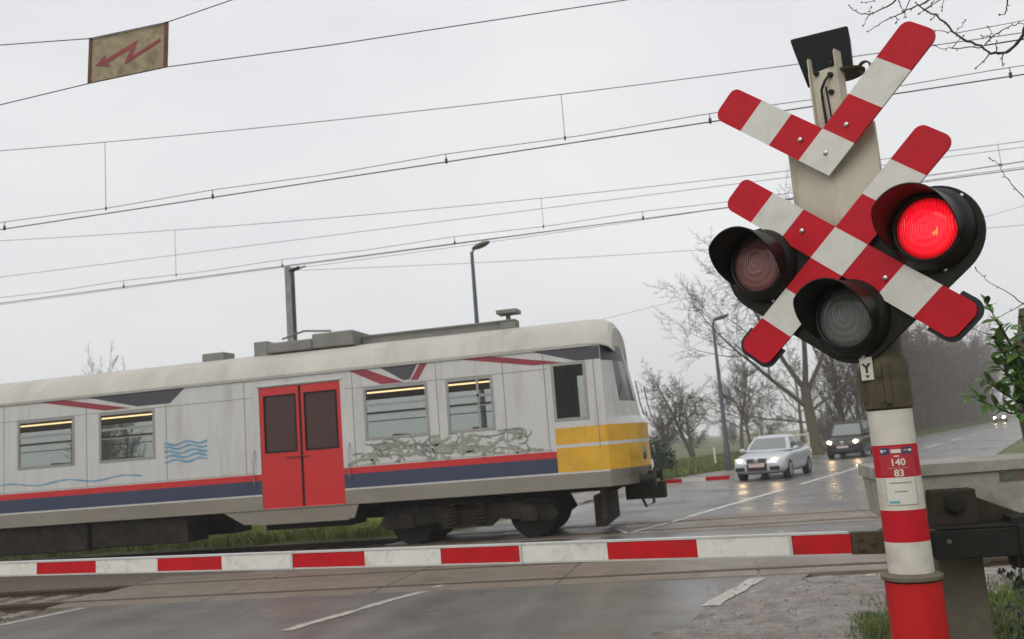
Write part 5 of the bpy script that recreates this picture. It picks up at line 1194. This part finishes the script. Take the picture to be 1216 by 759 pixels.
def ivyleaf(m, p, nrm_, s, rr):
    nrm_ = nrm_.normalized(); a = perp(nrm_, rr); b = nrm_.cross(a); pts = [(0, -.5), (.35, -.55), (.62, -.15), (.35, .05), (.42, .42), (.1, .35), (0, .85), (-.1, .35), (-.42, .42), (-.35, .05), (-.62, -.15), (-.35, -.55)]
    m.add([p] + [p + a * x * s + b * y * s + nrm_ * (.12 * s if abs(x) > .3 else 0) for x, y in pts], [(0, i + 1, (i + 1) % 12 + 1) for i in range(12)])
for i in range(620):
    t = rl.random(); z = .05 + 1.0 * t ** 1.1; a = rl.uniform(PI * .85, PI * 2.1); r_ = (.16 + .30 * rl.random() ** .8) * (1.15 - .45 * t) * (1.0 + .35 * math.sin(z * 9 + a * 2))
    ivyleaf(m, Vector((math.cos(a) * r_ * 1.1 - .02, math.sin(a) * r_, z)), Vector((math.cos(a), math.sin(a) - .3, rl.uniform(-.1, .9))), rl.uniform(.028, .058), rl)
for i in range(160):
    z = rl.uniform(1.15, 1.95); a = rl.uniform(PI * 1.35, PI * 2.2); r_ = .14 + .05 * rl.random(); ivyleaf(m, Vector((math.cos(a) * r_, math.sin(a) * r_, z)), Vector((math.cos(a), math.sin(a), .4)), rl.uniform(.025, .045), rl)
m.build('ivy', IVYM, ev, recalc=False)

# ------------------------------------------------------------------ tree at the right edge with the overhanging twigs
vt = thing('verge_tree', 'dark bare twigs reaching in at the upper right from a tree outside the picture', 'tree', (3.9, 7.0, 0)); VO = Vector((3.9, 7.0, 0))
m = MB(); m.tube([(0, 0, -.1), (-.03, 0, 1.5), (-.1, -.05, 3.0), (-.15, -.1, 4.6), (-.1, 0, 6.5), (0, .1, 8.5)], [.20, .17, .15, .12, .08, .03], 12); m.build('trunk', WOODM, vt, smooth=60)
BR=[(0.011,[[2.43, 6.63, 4.51], [2.37, 6.69, 4.37], [2.35, 6.74, 4.28], [2.33, 6.8, 4.23], [2.29, 6.84, 4.2], [2.24, 6.88, 4.19], [2.16, 6.9, 4.21], [2.12, 6.93, 4.28], [2.03, 6.95, 4.35], [1.96, 6.97, 4.45], [1.89, 6.98, 4.57], [1.87, 7.02, 4.62], [1.81, 7.05, 4.68], [1.76, 7.07, 4.76]]),
(0.005,[[2.13, 6.93, 4.29], [2.18, 6.87, 4.32], [2.22, 6.81, 4.33], [2.28, 6.76, 4.34], [2.33, 6.71, 4.32], [2.39, 6.66, 4.26]]),
(0.004,[[2.13, 6.96, 4.29], [2.07, 7.01, 4.32], [1.96, 7.05, 4.35], [1.91, 7.1, 4.38], [1.86, 7.14, 4.43]]),
(0.003,[[1.95, 6.97, 4.45], [1.92, 7.03, 4.48], [1.84, 7.07, 4.52]]),
(0.003,[[1.95, 7.02, 4.34], [1.97, 6.97, 4.36], [2.01, 6.92, 4.38]]),
(0.003,[[1.97, 6.98, 4.44], [2.01, 6.92, 4.45], [2.02, 6.86, 4.47]]),
(0.004,[[2.16, 6.93, 4.22], [2.09, 6.87, 4.14], [2.02, 6.81, 4.08]]),
(0.004,[[2.23, 6.85, 4.18], [2.2, 6.8, 4.11], [2.18, 6.75, 4.05]]),
(0.003,[[2.18, 6.91, 4.34], [2.2, 6.91, 4.38], [2.17, 6.9, 4.41]]),
(0.003,[[2.19, 6.92, 4.34], [2.15, 6.91, 4.35], [2.12, 6.9, 4.35]]),
(0.003,[[2.2, 6.89, 4.21], [2.19, 6.85, 4.24], [2.19, 6.82, 4.26]]),
(0.003,[[1.88, 7.01, 4.62], [1.84, 7.01, 4.59], [1.83, 7.01, 4.58]]),
(0.004,[[1.81, 7.04, 4.68], [1.83, 6.93, 4.66], [1.82, 6.81, 4.64], [1.8, 6.68, 4.63]]),
(0.003,[[1.82, 7.04, 4.68], [1.79, 7.06, 4.68], [1.77, 7.08, 4.67]]),
(0.006,[[1.82, 6.79, 4.66], [1.78, 6.87, 4.67], [1.73, 6.94, 4.68], [1.68, 7.02, 4.69], [1.63, 7.09, 4.7], [1.56, 7.17, 4.71], [1.51, 7.24, 4.71], [1.44, 7.32, 4.7]]),
(0.005,[[1.68, 6.75, 4.71], [1.67, 6.87, 4.69], [1.67, 6.99, 4.69], [1.67, 7.11, 4.72]]),
(0.004,[[1.61, 6.93, 4.77], [1.64, 7.01, 4.73], [1.68, 7.1, 4.7], [1.7, 7.17, 4.7]]),
(0.003,[[1.63, 7.15, 4.72], [1.63, 7.16, 4.68], [1.62, 7.16, 4.66]]),
(0.006,[[1.64, 6.94, 4.79], [1.58, 7.01, 4.76], [1.49, 7.08, 4.75], [1.44, 7.15, 4.77], [1.38, 7.22, 4.82], [1.35, 7.29, 4.89], [1.34, 7.36, 4.96]]),
(0.003,[[1.45, 7.2, 4.79], [1.42, 7.2, 4.75], [1.39, 7.2, 4.7]]),
(0.003,[[1.45, 7.2, 4.79], [1.46, 7.2, 4.82], [1.47, 7.2, 4.84]]),
(0.003,[[1.5, 7.1, 4.86], [1.48, 7.2, 4.89], [1.42, 7.28, 4.93]]),
(0.004,[[1.88, 6.7, 4.65], [1.87, 6.76, 4.6], [1.86, 6.81, 4.55]]),
(0.006,[[2.22, 6.58, 4.54], [2.24, 6.65, 4.48], [2.25, 6.71, 4.45], [2.25, 6.76, 4.43], [2.23, 6.81, 4.45]]),
(0.004,[[2.23, 6.6, 3.02], [2.15, 6.66, 3.07], [2.1, 6.71, 3.19], [2.08, 6.78, 3.3], [2.07, 6.84, 3.39], [2.05, 6.91, 3.44]]),
(0.004,[[2.11, 6.59, 2.24], [2.04, 6.64, 2.34], [1.97, 6.69, 2.44], [1.88, 6.74, 2.52], [1.85, 6.81, 2.6], [1.84, 6.88, 2.66]]),
(0.004,[[2.13, 6.57, 2.41], [2.03, 6.62, 2.35], [1.93, 6.68, 2.3], [1.86, 6.73, 2.27]]),
(0.004,[[2.03, 6.6, 2.05], [1.89, 6.62, 2.14], [1.74, 6.65, 2.19], [1.7, 6.7, 2.24]])]

m = MB(); rt = random.Random(5)
links = {0: (3.78, 6.92, 3.9), 1: None}
for i, (r_, pts) in enumerate(BR):
    P0 = [Vector(p) for p in pts]; big = r_ >= .006 or P0[0].x > 2.3 or P0[0].z > 4.6
    if i in (0, 5, 1): P0 = [Vector((3.76, 6.92, P0[0].z - .35)), Vector((3.1, 6.8, P0[0].z - .05))] + P0
    elif i in (14, 15, 16, 18, 22, 23, 12): P0 = [Vector((3.78, 6.95, 5.4)), Vector((2.9, 6.8, max(P0[0].z + .25, 5.15)))] + P0
    elif i >= 24: P0 = [Vector((3.8, 6.92, P0[0].z - .5)), Vector((2.9, 6.6, P0[0].z - .15))] + P0
    out = []
    for a, b in zip(P0[:-1], P0[1:]):
        k = 3
        for q in range(k): out.append(a.lerp(b, q / k) + Vector((rt.uniform(-1, 1), rt.uniform(-1, 1), rt.uniform(-1, 1))) * .006)
    out.append(P0[-1]); n_ = len(out)
    m.tube(out, [max(.0022, r_ * 1.0 * (1.25 - .85 * j / n_) * rt.uniform(.85, 1.2)) for j in range(n_)], 6)
    for j in range(2, n_ - 1, 3):
        d = perp((out[j + 1] - out[j]).normalized(), rt); m.tube([out[j], out[j] + d * .018], [.0035, .0028], 5)
    m.lathe([(0, -.006), (.006, 0), (.004, .008), (0, .012)], lambda x, y, h: (out[-1].x + x, out[-1].y + y, out[-1].z + h), 6)
m.v = [(x - VO.x, y - VO.y, z) for x, y, z in m.v]
m.build('twigs', NEARTWIG, vt, smooth=60, recalc=False)

# ------------------------------------------------------------------ misty air
m = MB(); m.box((-760, -340, -1.2), (760, 960, 38)); hz = m.build('haze', []); hz['kind'] = 'stuff'; tag(hz, 'thin pale winter mist over the fields and the road', 'haze')
hm = bpy.data.materials.new('haze'); hm.use_nodes = True; t = hm.node_tree; t.nodes.clear()
ou = t.nodes.new('ShaderNodeOutputMaterial'); pv = t.nodes.new('ShaderNodeVolumePrincipled'); pv.inputs['Color'].default_value = (.95, .95, .95, 1); pv.inputs['Density'].default_value = HAZE
pv.inputs['Anisotropy'].default_value = .2
t.links.new(pv.outputs[0], ou.inputs['Volume']); hz.data.materials.append(hm)
